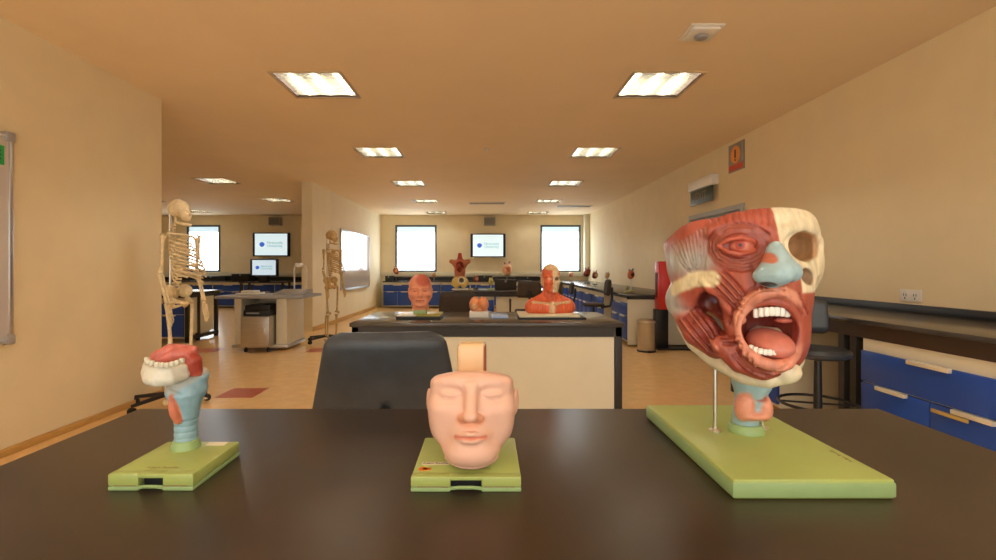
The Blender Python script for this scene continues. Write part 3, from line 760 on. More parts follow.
# jaw muscle, parotid area
F.add(ell(G(680,300,1.09), (.030,.040,.042)), .012)
F.add(chain([G(684,312,1.07), G(700,330,1.045), G(716,345,1.03)], [.026,.038,.029]), .005); F.sub(cap(G(718,308,.975), G(727,352,.975), .006), .006)
F.add(chain([G(727,300,.965), G(731,322,.962), G(737,342,.955)], [.010,.013,.012]), .010)
F.add(chain([G(722,345,.975), G(740,362,.955), G(762,370,.93)], [.020,.022,.018]), .012)
F.add(ell(G(764,366,.935), (.040,.028,.024)), .010)
F.add(chain([G(676,289,1.075), G(694,279,1.03), G(716,281,.98)], [.012,.014,.009]), .005)   # zygomatic arch
for k in range(4): F.sub(cap(G(692+9*k,317,.995), G(700+9*k,346,.99), .0034), .005)
for k in range(7): F.sub(cap(G(676+6*k,238+0*k,1.0-.012*k), G(679+6*k,272,1.0-.012*k), .0034), .005)
def surf(F, px, py, d0=.82, d1=1.22):       # where the modelled surface lies along a sight line
    ds = np.arange(d0, d1, .001); X = (px-487)/480*ds; Z = CAMZ+(267-py)/480*ds
    I = [np.round((v-F.lo[i])/F.h).astype(int) for i, v in enumerate((X, ds, Z))]
    ok = np.all([(I[i] >= 0) & (I[i] < F.n[i]) for i in range(3)], 0)
    v = np.full(len(ds), 1.0); v[ok] = F.D[I[0][ok], I[1][ok], I[2][ok]]
    h = np.nonzero(v < 0)[0]
    return G(px, py, ds[h[0]]) if len(h) else None
def curve(pts, n=14):                       # smooth line through a few points of the picture plane
    pts = np.array(pts, float); t = np.linspace(0, len(pts)-1, n); out = []
    for u in t:
        i = min(int(u), len(pts)-2); f = u-i; p0, p1, p2, p3 = pts[max(i-1,0)], pts[i], pts[i+1], pts[min(i+2, len(pts)-1)]
        out.append(.5*(2*p1+(p2-p0)*f+(2*p0-5*p1+4*p2-p3)*f*f+(3*p1-p0-3*p2+p3)*f**3))
    return out
def bundle(A, Bq, n, r=.0027, col=None, gc=srgb(120,40,30), ridge=True):
    A, Bq = curve(A), curve(Bq)
    for k in range(n+1):
        u = k/n; ps = [surf(F, *(p*(1-u)+q*u)) for p, q in zip(A, Bq)]; ps = [p for p in ps if p is not None]
        keep = [ps[0]] if ps else []
        for p in ps[1:]:
            if (p-keep[-1]).length < .03: keep.append(p)
        if len(keep) > 3:
            grooves.append((keep, r, gc))
            if ridge and k < n:
                u2 = (k+.5)/n; q_ = [surf(F, *(p*(1-u2)+q*u2)) for p, q in zip(A, Bq)]; q_ = [p for p in q_ if p is not None]
                if len(q_) > 3 and max((q_[i+1]-q_[i]).length for i in range(len(q_)-1)) < .03: ridges.append((q_, r, col if col is not None else LRED))
grooves, ridges = [], []
ring = lambda cx, cy, rx, ry, a0, a1, m=9: [(cx+rx*math.cos(t), cy+ry*math.sin(t)) for t in np.linspace(a0, a1, m)]
bundle(ring(740,246,23,14,.1,2*PI-.1,13), ring(740,247,33,24,.1,2*PI-.1,13), 3, .0026)
bundle([(712,222),(708,214)], [(768,224),(768,209)], 8, .0011, None, srgb(150,62,44), False)
bundle([(672,246),(680,262),(690,274)], [(706,228),(706,250),(704,270)], 9, .0014, None, srgb(140,118,106), False)
bundle([(752,262),(756,276),(757,290)], [(766,282),(768,286),(772,290)], 3, .0024)
bundle([(722,270),(734,282),(745,296)], [(715,287),(726,298),(741,314)], 3, .0030)
bundle([(707,290),(722,306),(738,324)], [(716,300),(722,312),(738,332)], 1, .0034)
bundle([(700,304),(716,324),(726,346)], [(680,322),(692,338),(708,353)], 5, .0032)
bundle([(741,346),(742,358),(752,372)], [(756,366),(760,370),(768,377)], 3, .0026)
bundle([(718,318),(728,318),(737,318)], [(724,344),(732,344),(740,344)], 4, .0026, DRED)
bundle(ring(770,330,36,42,.9,2.6), ring(770,330,44,50,.9,2.6), 2, .0024)
bundle(ring(770,330,35,41,3.3,5.9), ring(770,331,41,47,3.3,5.9), 1, .0024)
bundle([(790,296),(797,300),(803,307)], [(783,288),(792,291),(801,295)], 2, .0022)
bundle([(765,371),(770,373),(774,372)], [(767,377),(771,377),(775,376)], 1, .0022)
for g_, r_, c_ in ridges: F.add(chain(g_, r_*.9), .004)
for g_, r_, c_ in grooves: F.sub(chain(g_, r_), .0035)
F.cut(plane(G(771,206,.94), (0.0, .36, 1)))
F.cut(plane((0, 1.235, 0), (0, 1, 0)))
F.sub(ell((.57, 1.10, 1.34), (.125,.11,.10)), .01)                   # hollow skull
seam = plane(G(772,230,.94), (-1, -.12, 0))                          # skull side is x > seam
def both(*ps): return Prim(lambda X, Y, Z: np.maximum.reduce([p.f(X, Y, Z) for p in ps]), [-9]*3, [9]*3)
above = plane(G(775,268,.94), (0,0,-1))
below = plane(G(775,286,.94), (0,0,1))
paints = [
 (ell(G(688,262,1.06), (.060,.09,.036)), GREYW, .055),
 (ell(G(680,300,1.09), (.040,.052,.050)), GREYW, .02),
 (ell(G(686,322,1.07), (.020,.05,.012)), LRED, .03),
 (ell(G(737,290,.95), (.028,.04,.022)), RED, .02),
 (chain([G(676,289,1.06), G(694,279,1.015), G(712,279,.975)], .0165), CREAMC, .008),
 (both(seam, above), BONEC, .004),
 (both(plane(G(790,275,.94), (-1,-.1,0)), plane(G(0,292,.94), (0,0,-1))), BONEC, .006),
 (ell(G(798,247,.98), (.035,.06,.031)), srgb(176,136,98), .010),
 (ell(G(801,277,.94), (.022,.04,.018)), srgb(186,158,130), .008),
 (ell(G(740,246,.94), (.038,.03,.023)), DRED, .014),
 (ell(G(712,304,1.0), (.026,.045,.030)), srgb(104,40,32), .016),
 (ell(G(716,300,1.01), (.009,.02,.007)), srgb(120,100,130), .01),
 (ell(G(728,296,.985), (.016,.03,.012)), CREAMC, .012),
 (chain([G(*q) for q in mo], .0120, True), PINK, .006),
 (ell(G(770,331,.95), (.0445,.062,.046)), DRED*.8, .006),
 (cap(G(772,206,.93), G(776,243,.93), .0015), DRED, .003),
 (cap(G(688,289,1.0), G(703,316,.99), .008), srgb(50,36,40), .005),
]
paints = paints[:2] + paints[3:4] + [(chain(g_, r_*1.3), c_, .007) for g_, r_, c_ in ridges] + [(chain(g_, r_*1.25), c_, .006) for g_, r_, c_ in grooves] + paints[4:]  # shade painted into the grooves, highlights onto the ridges
sculpt('muscle_and_bone_face', F, RED, paints, M['fibre'], gh)
# lower jaw bone
J = Field((.44,.86,.89), (.70,1.18,1.06), 2.4e-3)
J.add(chain([G(683,326,1.12), G(694,344,1.10), G(716,361,1.04), G(744,376,.975), G(768,379,.945), G(787,374,.945), G(798,360,.97)], [.013,.015,.017,.017,.018,.017,.012]), .01)
J.add(ell(G(788,372,.935), (.025,.020,.021)), .01)
J.add(ell(G(770,345,.99), (.05,.05,.045)), .02)
sculpt('lower_jaw_bone', J, BONEC, [(ell(G(765,345,.95), (.08,.04,.02)), RED, .01)], M['model'], gh)
# nose cartilage
Nn = Field((.47,.80,1.10), (.63,.99,1.26), 1.7e-3)
Nn.add(cap(G(774,248,.918), G(775,270,.892), .0095, .0240)); Nn.add(ell(G(779,272,.872), (.020,.020,.021)), .008)
Nn.add(cap(G(774,250,.905), G(772,274,.885), .010, .026), .01); Nn.add(ell(G(766,276,.890), (.0225,.022,.0165)), .006); Nn.add(ell(G(791,273,.880), (.0150,.020,.0165)), .003)
Nn.sub(ell(G(767,285.5,.875), (.015,.018,.0062)), .003); Nn.sub(ell(G(790,284,.872), (.008,.014,.0045)), .003)
Nn.add(cap(G(776,247,.908), G(789,270,.872), .0095, .018), .012); Nn.add(cap(G(775,250,.905), G(782,273,.865), .010, .018), .01)
sculpt('nose_cartilage', Nn, BLUEC, [(ell(G(767,259,.89), (.0085,.035,.013), (0,25,0)), LRED, .006), (cap(G(777,247,.90), G(783,262,.868), .0030), srgb(200,204,190), .004), (ell(G(767,285.5,.875), (.015,.02,.0065)), DARK, .003), (ell(G(790,284,.872), (.008,.02,.005)), DARK, .003)], M['model'], gh)
# eye
E = Field((.44,.90,1.16), (.55,1.02,1.26), 1.5e-3)
E.add(ell(G(740,246,.963), (.026,.026,.024)))
for s_ in (-1, 1):
    E.add(chain([G(718,246,.955), G(728,246-6*s_,.941), G(740,246-8.5*s_,.938), G(752,246-6*s_,.940), G(762,247,.946)], [.003,.0045,.005,.0045,.003]), .006)
sculpt('eyeball', E, srgb(178,84,62), [(ell(G(740,246,.938), (.011,.02,.011)), srgb(190,66,48), .005), (ell(G(741,246,.937), (.0038,.02,.0045)), DARK, .002), (ell(G(740,246,.935), (.030,.02,.0085)), srgb(196,112,88), .008), (ell(G(741,245,.937), (.008,.02,.0085)), srgb(170,60,46), .003), (ell(G(741,245,.937), (.0032,.02,.0038)), DARK, .0015)], M['model'], gh)
# tongue, teeth
T_ = Field((.45,.87,1.0), (.62,1.07,1.12), 1.8e-3)
T_.add(ell(G(770,343,.945), (.040,.052,.026), (12,0,0))); T_.sub(cap(G(771,322,.90), G(772,345,.885), .0022), .008)
sculpt('tongue', T_, srgb(206,122,104), [], M['model'], gh)
def tooth(b, c, w_, h_, d_): b.box((c.x-w_/2, c.y-d_/2, c.z-h_/2), (c.x+w_/2, c.y+d_/2, c.z+h_/2), min(w_, h_)*.32, seg=3)
for k in range(8):
    u = (k-3.3)/4; b = B(); tooth(b, G(756+5.2*k, 312.5-2.5*(1-u*u)+1.5, .912+.022*u*u), .0104, .0185, .008); b.build('upper_tooth', M['ivory'], gh)
for k in range(9):
    u = (k-4)/4.5; b = B(); tooth(b, G(751+4.7*k, 346.5+6*(1-u*u), .902+.022*u*u), .0088, .012, .007); b.build('lower_tooth', M['ivory'], gh)
B().ball(G(784,320,.935), (.018,.014,.006)).build('palate', M['tongue'], gh)
# throat
La = Field((.50,.97,.81), (.66,1.16,1.03), 2e-3)
La.add(cap((.577,1.075,.83), (.580,1.06,.90), .027, .030)); La.add(ell((.582,1.055,.93), (.042,.036,.036)), .012); La.add(cap((.582,1.05,.93), (.585,1.04,1.02), .034, .036), .01)
La.add(ell((.562,1.048,.875), (.019,.022,.032), (0,10,0)), .006); La.add(ell((.602,1.048,.875), (.019,.022,.032), (0,-10,0)), .006); La.add(ell((.580,1.045,.858), (.032,.024,.010)), .006)
for k in range(3): La.sub(Prim(lambda X,Y,Z,k=k: np.hypot(np.hypot(X-.578, Y-1.07)-.0305+0*Z, Z-.826-.008*k)-.0016, (.53,1.0,.81), (.63,1.13,.86)), .002)
La.sub(chain([(.556,1.016,.905), (.575,1.012,.895), (.60,1.014,.905)], .003), .006)
sculpt('larynx', La, BLUEC, [(ell((.556,1.02,.875), (.022,.05,.036)), PINK, .01), (ell((.608,1.02,.870), (.020,.05,.034)), PINK, .01), (ell((.580,1.02,.856), (.045,.06,.012)), PINK, .01), (ell((.590,1.0,.897), (.020,.04,.012)), RED, .008), (ell((.583,1.01,.905), (.016,.03,.014)), BLUEC, .008)], M['model'], gh)

M['jawtooth'] = mat('aged_tooth', (.66,.62,.48), .35)
# ---- jaw and larynx, left
jm = thing('larynx_model', 'lower jaw, tongue and blue larynx model on a small green base', 'anatomical model', (-.603, .94, TZ))
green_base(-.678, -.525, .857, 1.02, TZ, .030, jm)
BJ = TZ+.030
q = P(186, 446, .985)
B().lathe([(.0275,0), (.0275,.004), (.025,.008), (.0235,.016), (.021,.018)], (q.x, q.y, BJ), 32).build('collar', M['greenlit'], jm)
box('paper_label', (-.585, .995, BJ), (-.545, 1.014, BJ+.0006), M['paper'], jm)
fnt('lettering', 'Adam Rouilly', .011, M['inkpale'], jm, FLAT(-.598, .885, BJ+.0002), .0002)
D0 = .975
def Q(px, py, d=D0): return P(px, py, d)
L_ = Field((-.71,.90,.80), (-.53,1.05,1.02), 1.25e-3)
L_.add(cap(Q(186,444,.985), Q(186,410,.985), .0215, .0215)); L_.add(cap(Q(186,412,.982), Q(186,392,.98), .0225, .036), .01); L_.add(cap(Q(181,388), Q(196,386,.99), .0225, .020), .012)
L_.add(cap(Q(178,383,.96), Q(200,375,.985), .017, .017), .010)
for k in range(5): L_.sub(Prim(lambda X,Y,Z,k=k: np.hypot(np.hypot(X-Q(186,0,.985).x, Y-.985)-.0225+0*Z, Z-Q(0,436-6*k,.985).z)-.0022, (-.67,.93,.80), (-.58,1.03,.92)), .0015)
L_.sub(chain([Q(170,392,.945), Q(182,397,.942), Q(194,392,.95), Q(202,380,.96)], .0028), .006)
L_.sub(chain([Q(176,408,.95), Q(184,411,.95), Q(192,406,.95)], .0022), .004)
L_.add(chain([Q(173,397,.953), Q(173,406,.954), Q(175,414,.957), Q(178,421,.96)], [.0065,.009,.0095,.007]), .003)
sculpt('larynx', L_, srgb(142,178,192), [(cap(Q(172,386,.95), Q(202,366,.98), .018), GREYW, .012), (chain([Q(173,397,.950), Q(173,406,.950), Q(175,414,.953), Q(178,421,.956)], [.0075,.010,.0105,.008]), srgb(206,120,90), .003), (cap(Q(174,407,.946), Q(178,409,.946), .0012), RED, .002)], M['model'], jm)
Jm = Field((-.735,.865,.94), (-.565,1.03,1.04), 1.25e-3)
arc = [(188,371,.965), (182,375,.945), (170,378,.925), (158,379,.918), (151,378,.925), (149,372,.945), (153,369,.97), (170,366,1.0)]
Jm.add(chain([Q(*a) for a in arc], [.010,.012,.0145,.015,.014,.0135,.012,.012]), .006)
Jm.add(chain([Q(a[0], a[1]-7, a[2]) for a in arc[1:-1]], .0105), .006)
Jm.sub(ell(Q(166,374,.96), (.022,.022,.04), (0,0,20)), .006)
sculpt('jaw_bone', Jm, srgb(218,214,196), [(ell(Q(168,377,.90), (.002,.02,.002)), DARK, .002), (plane((0,0,Q(0,366,.92).z), (0,0,-1)), srgb(196,186,158), .004)], M['model'], jm)
for k, a in enumerate([(152,362,.915), (157,363.5,.911), (162,364,.910), (167,364,.911), (172,363,.914), (177,361.5,.919), (182,359.5,.926), (148.5,360.5,.922), (147,358.5,.932)]):
    b = B(); tooth(b, Q(*a)-Vector((0,0,.002)), .0088, .010, .008); b.build('tooth', M['jawtooth'], jm)
Tg = Field((-.72,.89,.96), (-.54,1.05,1.06), 1.25e-3)
Tg.add(chain([Q(153,364,.94), Q(160,358,.945), Q(172,354,.955), Q(186,354,.965)], [.012,.017,.021,.018]), .008)
Tg.add(chain([Q(186,352,.965), Q(192,361,.965), Q(195,372,.968)], [.014,.018,.014]), .006)
Tg.add(cap(Q(191,352,.965), Q(195,348.5,.965), .008, .006), .005)
Tg.sub(cap(Q(148,362,.925), Q(178,345,.945), .0022), .006)
for k in range(3): Tg.sub(cap(Q(183+4.5*k,360,.947), Q(187+4.5*k,376,.948), .0012), .003)
sculpt('tongue', Tg, srgb(196,104,88), [(ell(Q(192,364,.955), (.020,.03,.024)), srgb(170,66,48), .010)], M['fibre'], jm)

# ---- generic life-size head, centimetres, face towards -y
def head_ops(F, k=1.0, ears=True, neck=True, closed=True, crown=True):
    a = lambda p, kk=0: F.add(p, kk)
    a(ell((0,1.0,3.5), (7.4,9.0,8.6)))
    a(ell((0,-2.0,-3.2), (6.4,6.6,8.0)), 2)
    for s in (-1, 1):
        a(cap((s*6.0,1,-4.5), (s*2.2,-6.4,-9.8), 1.7, 1.7), 2)
        a(ell((s*4.4,-5.6,-2.4), (2.5,2.3,2.0)), 1.6)
        a(cap((s*.9,-8.15,1.7), (s*4.9,-6.5,2.0) if not closed else (s*4.2,-7.0,1.9), .75 if not closed else .5), 1.1 if not closed else 1.6)
    a(ell((0,-7.0,-10.2), (2.5,1.9,1.7)), 1.6)
    a(ell((0,-7.2,-7.0), (3.0,1.9,2.0)), 1.4)
    for s in (-1, 1): F.sub(ell((s*3.15,-9.2,.1), (1.9,1.5,1.15)) if not closed else ell((s*3.1,-9.0,.0), (1.75,1.25,.85)), 1.2 if not closed else 1.5)
    for s in (-1, 1):
        a(ell((s*3.15,-6.75,0), (1.55,1.25,1.15)) if not closed else ell((s*3.25,-6.85,-.1), (1.8,1.25,1.0)), .5 if closed else .35)
        if closed: F.sub(chain([(s*1.75,-7.75,-.35), (s*2.5,-8.0,-.62), (s*3.3,-8.02,-.70), (s*4.1,-7.75,-.55), (s*4.7,-7.2,-.25)], .09), .18)
        else: F.sub(chain([(s*1.9,-7.8,0), (s*3.2,-8.05,-.1), (s*4.5,-7.4,0)], .16), .2)
        F.sub(chain([(s*1.8,-7.9,.55), (s*3.2,-8.1,1.0), (s*4.7,-7.3,.5)], .06), .25)
    a(cap((0,-8.0,1.2), (0,-10.0,-3.3), .75, 1.0), 1.3)
    a(ell((0,-10.2,-3.6), (1.05,.85,.8)), .5)
    for s in (-1, 1):
        a(ell((s*1.25,-8.9,-3.95), (.7,.85,.55)), .8); F.sub(ell((s*.62,-9.9,-4.95), (.38,.6,.28)), .25)
    F.sub(cap((0,-9.35,-5.1), (0,-9.45,-6.0), .15), .4)
    a(chain([(-2.4,-8.1,-6.95), (-1.2,-8.95,-6.6), (-.45,-9.35,-6.38), (0,-9.4,-6.5), (.45,-9.35,-6.38), (1.2,-8.95,-6.6), (2.4,-8.1,-6.95)], [.2,.36,.42,.40,.42,.36,.2]), .4)
    a(chain([(-2.2,-8.15,-7.15), (-1.0,-9.0,-7.5), (0,-9.2,-7.6), (1.0,-9.0,-7.5), (2.2,-8.15,-7.15)], [.22,.45,.5,.45,.22]), .45)
    F.sub(chain([(-2.6,-8.4,-7.05), (-1.0,-9.4,-7.0), (0,-9.7,-7.08), (1.0,-9.4,-7.0), (2.6,-8.4,-7.05)], .1), .14)
    F.sub(ell((0,-9.6,-8.75), (1.7,.75,.42)), .8)
    if ears:
        for s in (-1, 1):
            a(ell((s*7.3,1.6,-1.0), (.55,1.7,3.0), (-12,0,s*-18)), .5); F.sub(ell((s*7.9,1.3,-.9), (.35,1.0,1.9), (-12,0,s*-18)), .35)
    if neck: a(cap((0,1.8,-6), (0,2.6,-15), 5.2, 5.6), 1.5)
    return F
# ---- face mask, centre
fm = thing('face_mask_model', 'life-size pink face with closed eyes on a square green base', 'anatomical model', (-.037, .95, TZ))
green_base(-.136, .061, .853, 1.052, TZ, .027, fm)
Fm = Field((-9.5,-12.5,-13.5), (9.5,6,9), .115)
head_ops(Fm, neck=False, ears=False)
rimz = Prim(lambda X,Y,Z: Z-(3.6-.020*X*X), [-99]*3, [99]*3)
for s in (-1, 1): Fm.add(ell((s*5.2,-4.2,-4.5), (1.9,2.6,3.6)), 2.0); Fm.add(ell((s*3.2,-5.6,2.8), (3.6,2.2,2.2)), 1.6); Fm.add(ell((s*5.5,-3.2,.6), (1.3,3.2,3.2)), 2.0); Fm.add(ell((s*7.75,.7,-2.2), (.5,1.3,2.4), (-10,0,s*-20)), .3)
Fm.add(ell((0,-5.2,-9.6), (4.4,3.2,2.6)), 1.5)
Fm.sub(Prim(lambda X,Y,Z: 3.7-.022*X*X-.02*(Y+3)**2*(Y > -3)-Z, [-99]*3, [99]*3), 1.3); Fm.cut(plane((0,2.2,0), (0,1,-.10)))
Fm.sub(ell((0,4.5,-4), (5.6,7.0,5)), .5)
mxf = Matrix.Translation((-.0293, .966, 1.18-.2465)) @ Matrix.Rotation(math.radians(-9), 4, 'X') @ Matrix.Diagonal((.01120,.0112,.0106,1))
sculpt('face', Fm, SKIN, [(chain([(-2.3,-8.4,-7), (0,-9.5,-7), (2.3,-8.4,-7)], .42), srgb(214,128,104), .5), (ell((0,-9,-4.3), (2.6,2,1.2)), srgb(230,158,120), 1.0)], M['skin'], fm, mxf)
# pink cut rim under the chin
pts = [mxf @ Vector((4.6*math.sin(t), -1.6-5.6*math.cos(t), -12.1+1.6*(1-math.cos(t)))) for t in np.linspace(-1.15, 1.15, 19)]
B().tube(pts, [.0045]*19, 10).build('cut_rim', mat('pink_cut_edge', (.72,.42,.36), .45), fm)
# upright block behind the mask
bk = Field((-.12,.93,.80), (.05,1.10,1.10), .0019)
bc = P(472, 372, 1.0)
bk.add(rbox((bc.x, 1.0, .936), (.030, .026, .087), .010))
sculpt('section_block', bk, srgb(226,192,150), [(Prim(lambda X,Y,Z: (bc.x+.024-X)+0*Y, [-9]*3, [9]*3), srgb(150,84,50), .004), (plane((0,0,1.022), (0,0,-1)), srgb(238,206,150), .01)], M['skin'], fm)  # coloured darker on the right side, paler at the top
box('stem', (-.05, .95, TZ+.02), (-.01, .99, .90), M['greenlit'], fm, .004)
q = P(433, 466, .92); s0 = TZ+.027
box('sticker', (-.123, .905, s0), (-.072, .917, s0+.0006), M['paper'], fm)
fnt('lettering', 'Adam Rouilly', .0088, M['ink'], fm, FLAT(-.0975, .911, s0+.0008), .0002)
B().cyl((-.118, .886, s0), (-.118, .886, s0+.0008), .0085, n=20).box((-.118, .881, s0), (-.103, .890, s0+.0008)).build('orange_logo', M['orange'], fm)
fnt('lettering', 'Adam Rouilly', .010, M['inkpale'], fm, FLAT(-.02, .888, s0+.0003), .0002)

# ---- bald head on the teaching bench
bh = thing('head_model', 'bald pink head model on a dark tray on the teaching bench', 'anatomical model', (-.53, 3.78, TZ))
q = P(420, 316, 3.78)
Hf = Field((-9.5,-12.5,-17), (9.5,11.5,13.5), .30)
head_ops(Hf, closed=False); Hf.cut(plane((0,0,-14.5), (0,0,-1)))
Hf.sub(cap((-3,-6,9.5), (3.2,-6,10), .12), .2)
mxh = Matrix.Translation((q.x, 3.80, TZ+.055+.160)) @ Matrix.Rotation(.12, 4, 'Z') @ Matrix.Diagonal((.0122,.0115,.0108,1))
sculpt('head', Hf, srgb(228,150,116), [(ell((2,-6,8), (5,6,5)), srgb(196,96,72), 3), (chain([(-2.3,-8.4,-7), (0,-9.5,-7), (2.3,-8.4,-7)], .5), srgb(178,84,66), .4), (ell((-3.1,-8,-.1), (1.4,1,.3)), DRED, .4), (ell((3.1,-8,-.1), (1.4,1,.3)), DRED, .4)], M['skin'], bh, mxh)
box('neck_block', (q.x-.05, 3.76, TZ+.03), (q.x+.05, 3.86, TZ+.062), M['greenlit'], bh, .004)
B().cyl((q.x, 3.80, 1.07), (q.x, 3.80, 1.125), .006, n=8).build('hanging_knob', M['black'], bh)
box('tray', (q.x-.17, 3.66, TZ), (q.x+.17, 3.98, TZ+.022), M['black'], bh, .005)
box('tray_board', (q.x-.02, 3.67, TZ+.022), (q.x+.165, 3.97, TZ+.03), M['olive'], bh, .002)
box('tray_board', (q.x-.165, 3.67, TZ+.022), (q.x-.022, 3.97, TZ+.03), M['white'], bh, .002)

# ---- shoulder bust
bu = thing('bust_model', 'head and shoulders muscle bust, half face to bone, on a cream board', 'anatomical model', (.52, 3.85, TZ))
bq = P(551, 316, 3.85)
Bf = Field((-23,-13,-31), (23,12,13), .42)
head_ops(Bf, closed=False)
Bf.add(cap((-15.5,2.5,-23.5), (15.5,2.5,-23.5), 5.6), 3); Bf.add(ell((0,1.5,-24), (16,7.5,7)), 3)
for s in (-1, 1):
    Bf.add(cap((s*3.5,3,-14), (s*14,3,-20), 3.4, 3.8), 3); Bf.add(chain([(s*.8,-5,-20.5), (s*8,-5,-19.5), (s*15,-1,-19)], .9), .8)
    Bf.add(cap((s*5,2,-8), (s*1.2,-4.5,-20), 1.5, 1.0), 1)
    for k in range(5): Bf.sub(cap((s*2,-6.6,-22-1.3*k), (s*15,-4.6,-21-1.6*k), .16), .4)
Bf.sub(cap((-.2,-7.2,-10), (-.2,-4.6,-20), 1.0), .8)
Bf.cut(plane((0,0,-28.5), (0,0,-1)))
mxb = Matrix.Translation((bq.x, 3.86, TZ+.028+.285*.98)) @ Matrix.Rotation(.10, 4, 'Z') @ Matrix.Scale(.00985, 4)
RM_ = srgb(226, 108, 68)
half = plane((-.5,0,0), (-1,0,0))
sculpt('bust', Bf, RM_, [(both(half, plane((0,0,-11), (0,0,-1))), srgb(232,210,168), .8), (ell((0,-3,11), (7,9,5)), srgb(226,190,140), 2), (ell((-7,1,-3), (1.5,4,5)), srgb(230,180,130), 1.5), (ell((-3.1,-8,0), (2,2,1.2)), srgb(232,170,130), .8), (ell((3.1,-8,0), (1.8,1.6,1.5)), srgb(120,90,70), .6), (ell((6.5,-3,3), (2.2,5,4)), srgb(205,100,70), 1.5), (ell((6.5,-2,-5), (2.2,4,3)), srgb(200,150,120), 1.5),
   (cap((0,-7,-10), (-.2,-5,-22), 1.4), srgb(120,120,140), .8), (ell((0,-6,-25), (2.6,4,8)), srgb(230,200,160), 1.2), (chain([(-15,-1.5,-19), (-8,-5.5,-19.5), (0,-5.5,-20.8), (8,-5.5,-19.5), (15,-1.5,-19)], 1.2), srgb(232,196,150), .8), (cap((1.2,-8.8,-6.9), (3,-8,-6.8), .6), srgb(245,240,225), .3)], M['fibre'], bu, mxb)
box('tray', (bq.x-.275, 3.66, TZ), (bq.x+.245, 4.05, TZ+.014), M['black'], bu, .003)
box('tray_board', (bq.x-.265, 3.67, TZ+.014), (bq.x+.20, 4.03, TZ+.030), M['paper'], bu, .004)

# ---- small organ models
BRN = srgb(228,150,100)
bo = thing('brain_model', 'small orange brain model standing on a pale blue box on the teaching bench', 'anatomical model', (-.06, 3.85, TZ+.03))
c0 = P(479, 304, 3.85)
Of = Field((-8,-8,-7), (8,8,7), .28)
for s in (-1, 1): Of.add(ell((s*2.9,0,0), (3.3,5.5,4.8), (0,s*-8,0)), .6)
Of.add(ell((0,1,-3.4), (5,4.5,2.2)), .8)
rr = random.Random(5)
for k in range(26):
    a = rr.uniform(0, 2*PI); e = rr.uniform(-.8, 1.3); p = Vector((5.9*math.cos(a)*math.cos(e), 5.6*math.sin(a)*math.cos(e), 4.9*math.sin(e)))
    Of.sub(cap(p, p+Vector((rr.uniform(-2,2), rr.uniform(-2,2), rr.uniform(-1.5,1.5))), .22), .35)
sculpt('brain', Of, BRN, [(ell((0,0,4.5), (3,5,1.5)), srgb(206,110,70), 1), (ell((-3,-4,-1), (2,3,2)), srgb(240,190,140), 1)], M['model'], bo, Matrix.Translation(c0) @ Matrix.Scale(.0125, 4))
box('stand', (c0.x-.075, 3.79, TZ), (c0.x+.075, 3.92, c0.z-.055), M['white'], bo, .004)
pb = thing('blue_box', 'shiny pale blue box lid lying beside the brain model', 'box', (.08, 3.85, TZ))
box('lid', (.035, 3.74, TZ), (.165, 3.95, TZ+.022), M['bluelid'], pb, .004); box('base', (.04, 3.745, TZ), (.16, 3.945, TZ+.01), M['white'], pb)
# torso on the third bench
to = thing('torso_model', 'torso organ model with red chest and yellow hips on the third bench', 'anatomical model', (-.45, 8.3, .785))
Tf = Field((-20,-14,-34), (20,14,32), .8)
Tf.add(ell((0,0,-20), (15,10,12))); Tf.add(ell((0,0,0), (10,8,16)), 3); Tf.add(ell((0,0,12), (13,8,9)), 3); Tf.add(cap((-9,0,15), (-15,0,17), 5, 4), 2); Tf.add(cap((9,0,15), (15,0,17), 5, 4), 2)
Tf.add(cap((0,0,18), (0,0,30), 5.5, 3.2), 3); Tf.sub(ell((0,-8,8), (6,6,10)), 2); Tf.add(ell((-2,-6,8), (3.5,4,5)), 1); Tf.add(ell((3,-6,3), (3.5,4,4)), 1)
Tf.sub(ell((3,-10,-16), (4,6,4)), 1); Tf.sub(ell((0,-4,-33), (4,16,8)), 2); Tf.cut(plane((0,0,-31), (0,0,-1)))
sculpt('torso', Tf, srgb(196,120,84), [(ell((0,0,-22), (18,14,14)), srgb(232,206,120), 4), (ell((0,-6,8), (7,6,10)), srgb(150,52,38), 3), (ell((0,0,26), (8,8,10)), srgb(186,70,48), 4), (ell((3,-10,-16), (4.5,8,4.5)), srgb(110,110,90), 1.5), (Prim(lambda X,Y,Z: abs(np.hypot(X-3, Z+16)-5.5)-.9+0*Y, [-9]*3, [9]*3), srgb(240,236,220), 1)], M['model'], to, Matrix.Translation((P(460,0,8.3).x, 8.3, .80+.31)) @ Matrix.Scale(.0098, 4))
box('stand', (-.60, 8.18, .785), (-.33, 8.42, .805), M['white'], to, .004)
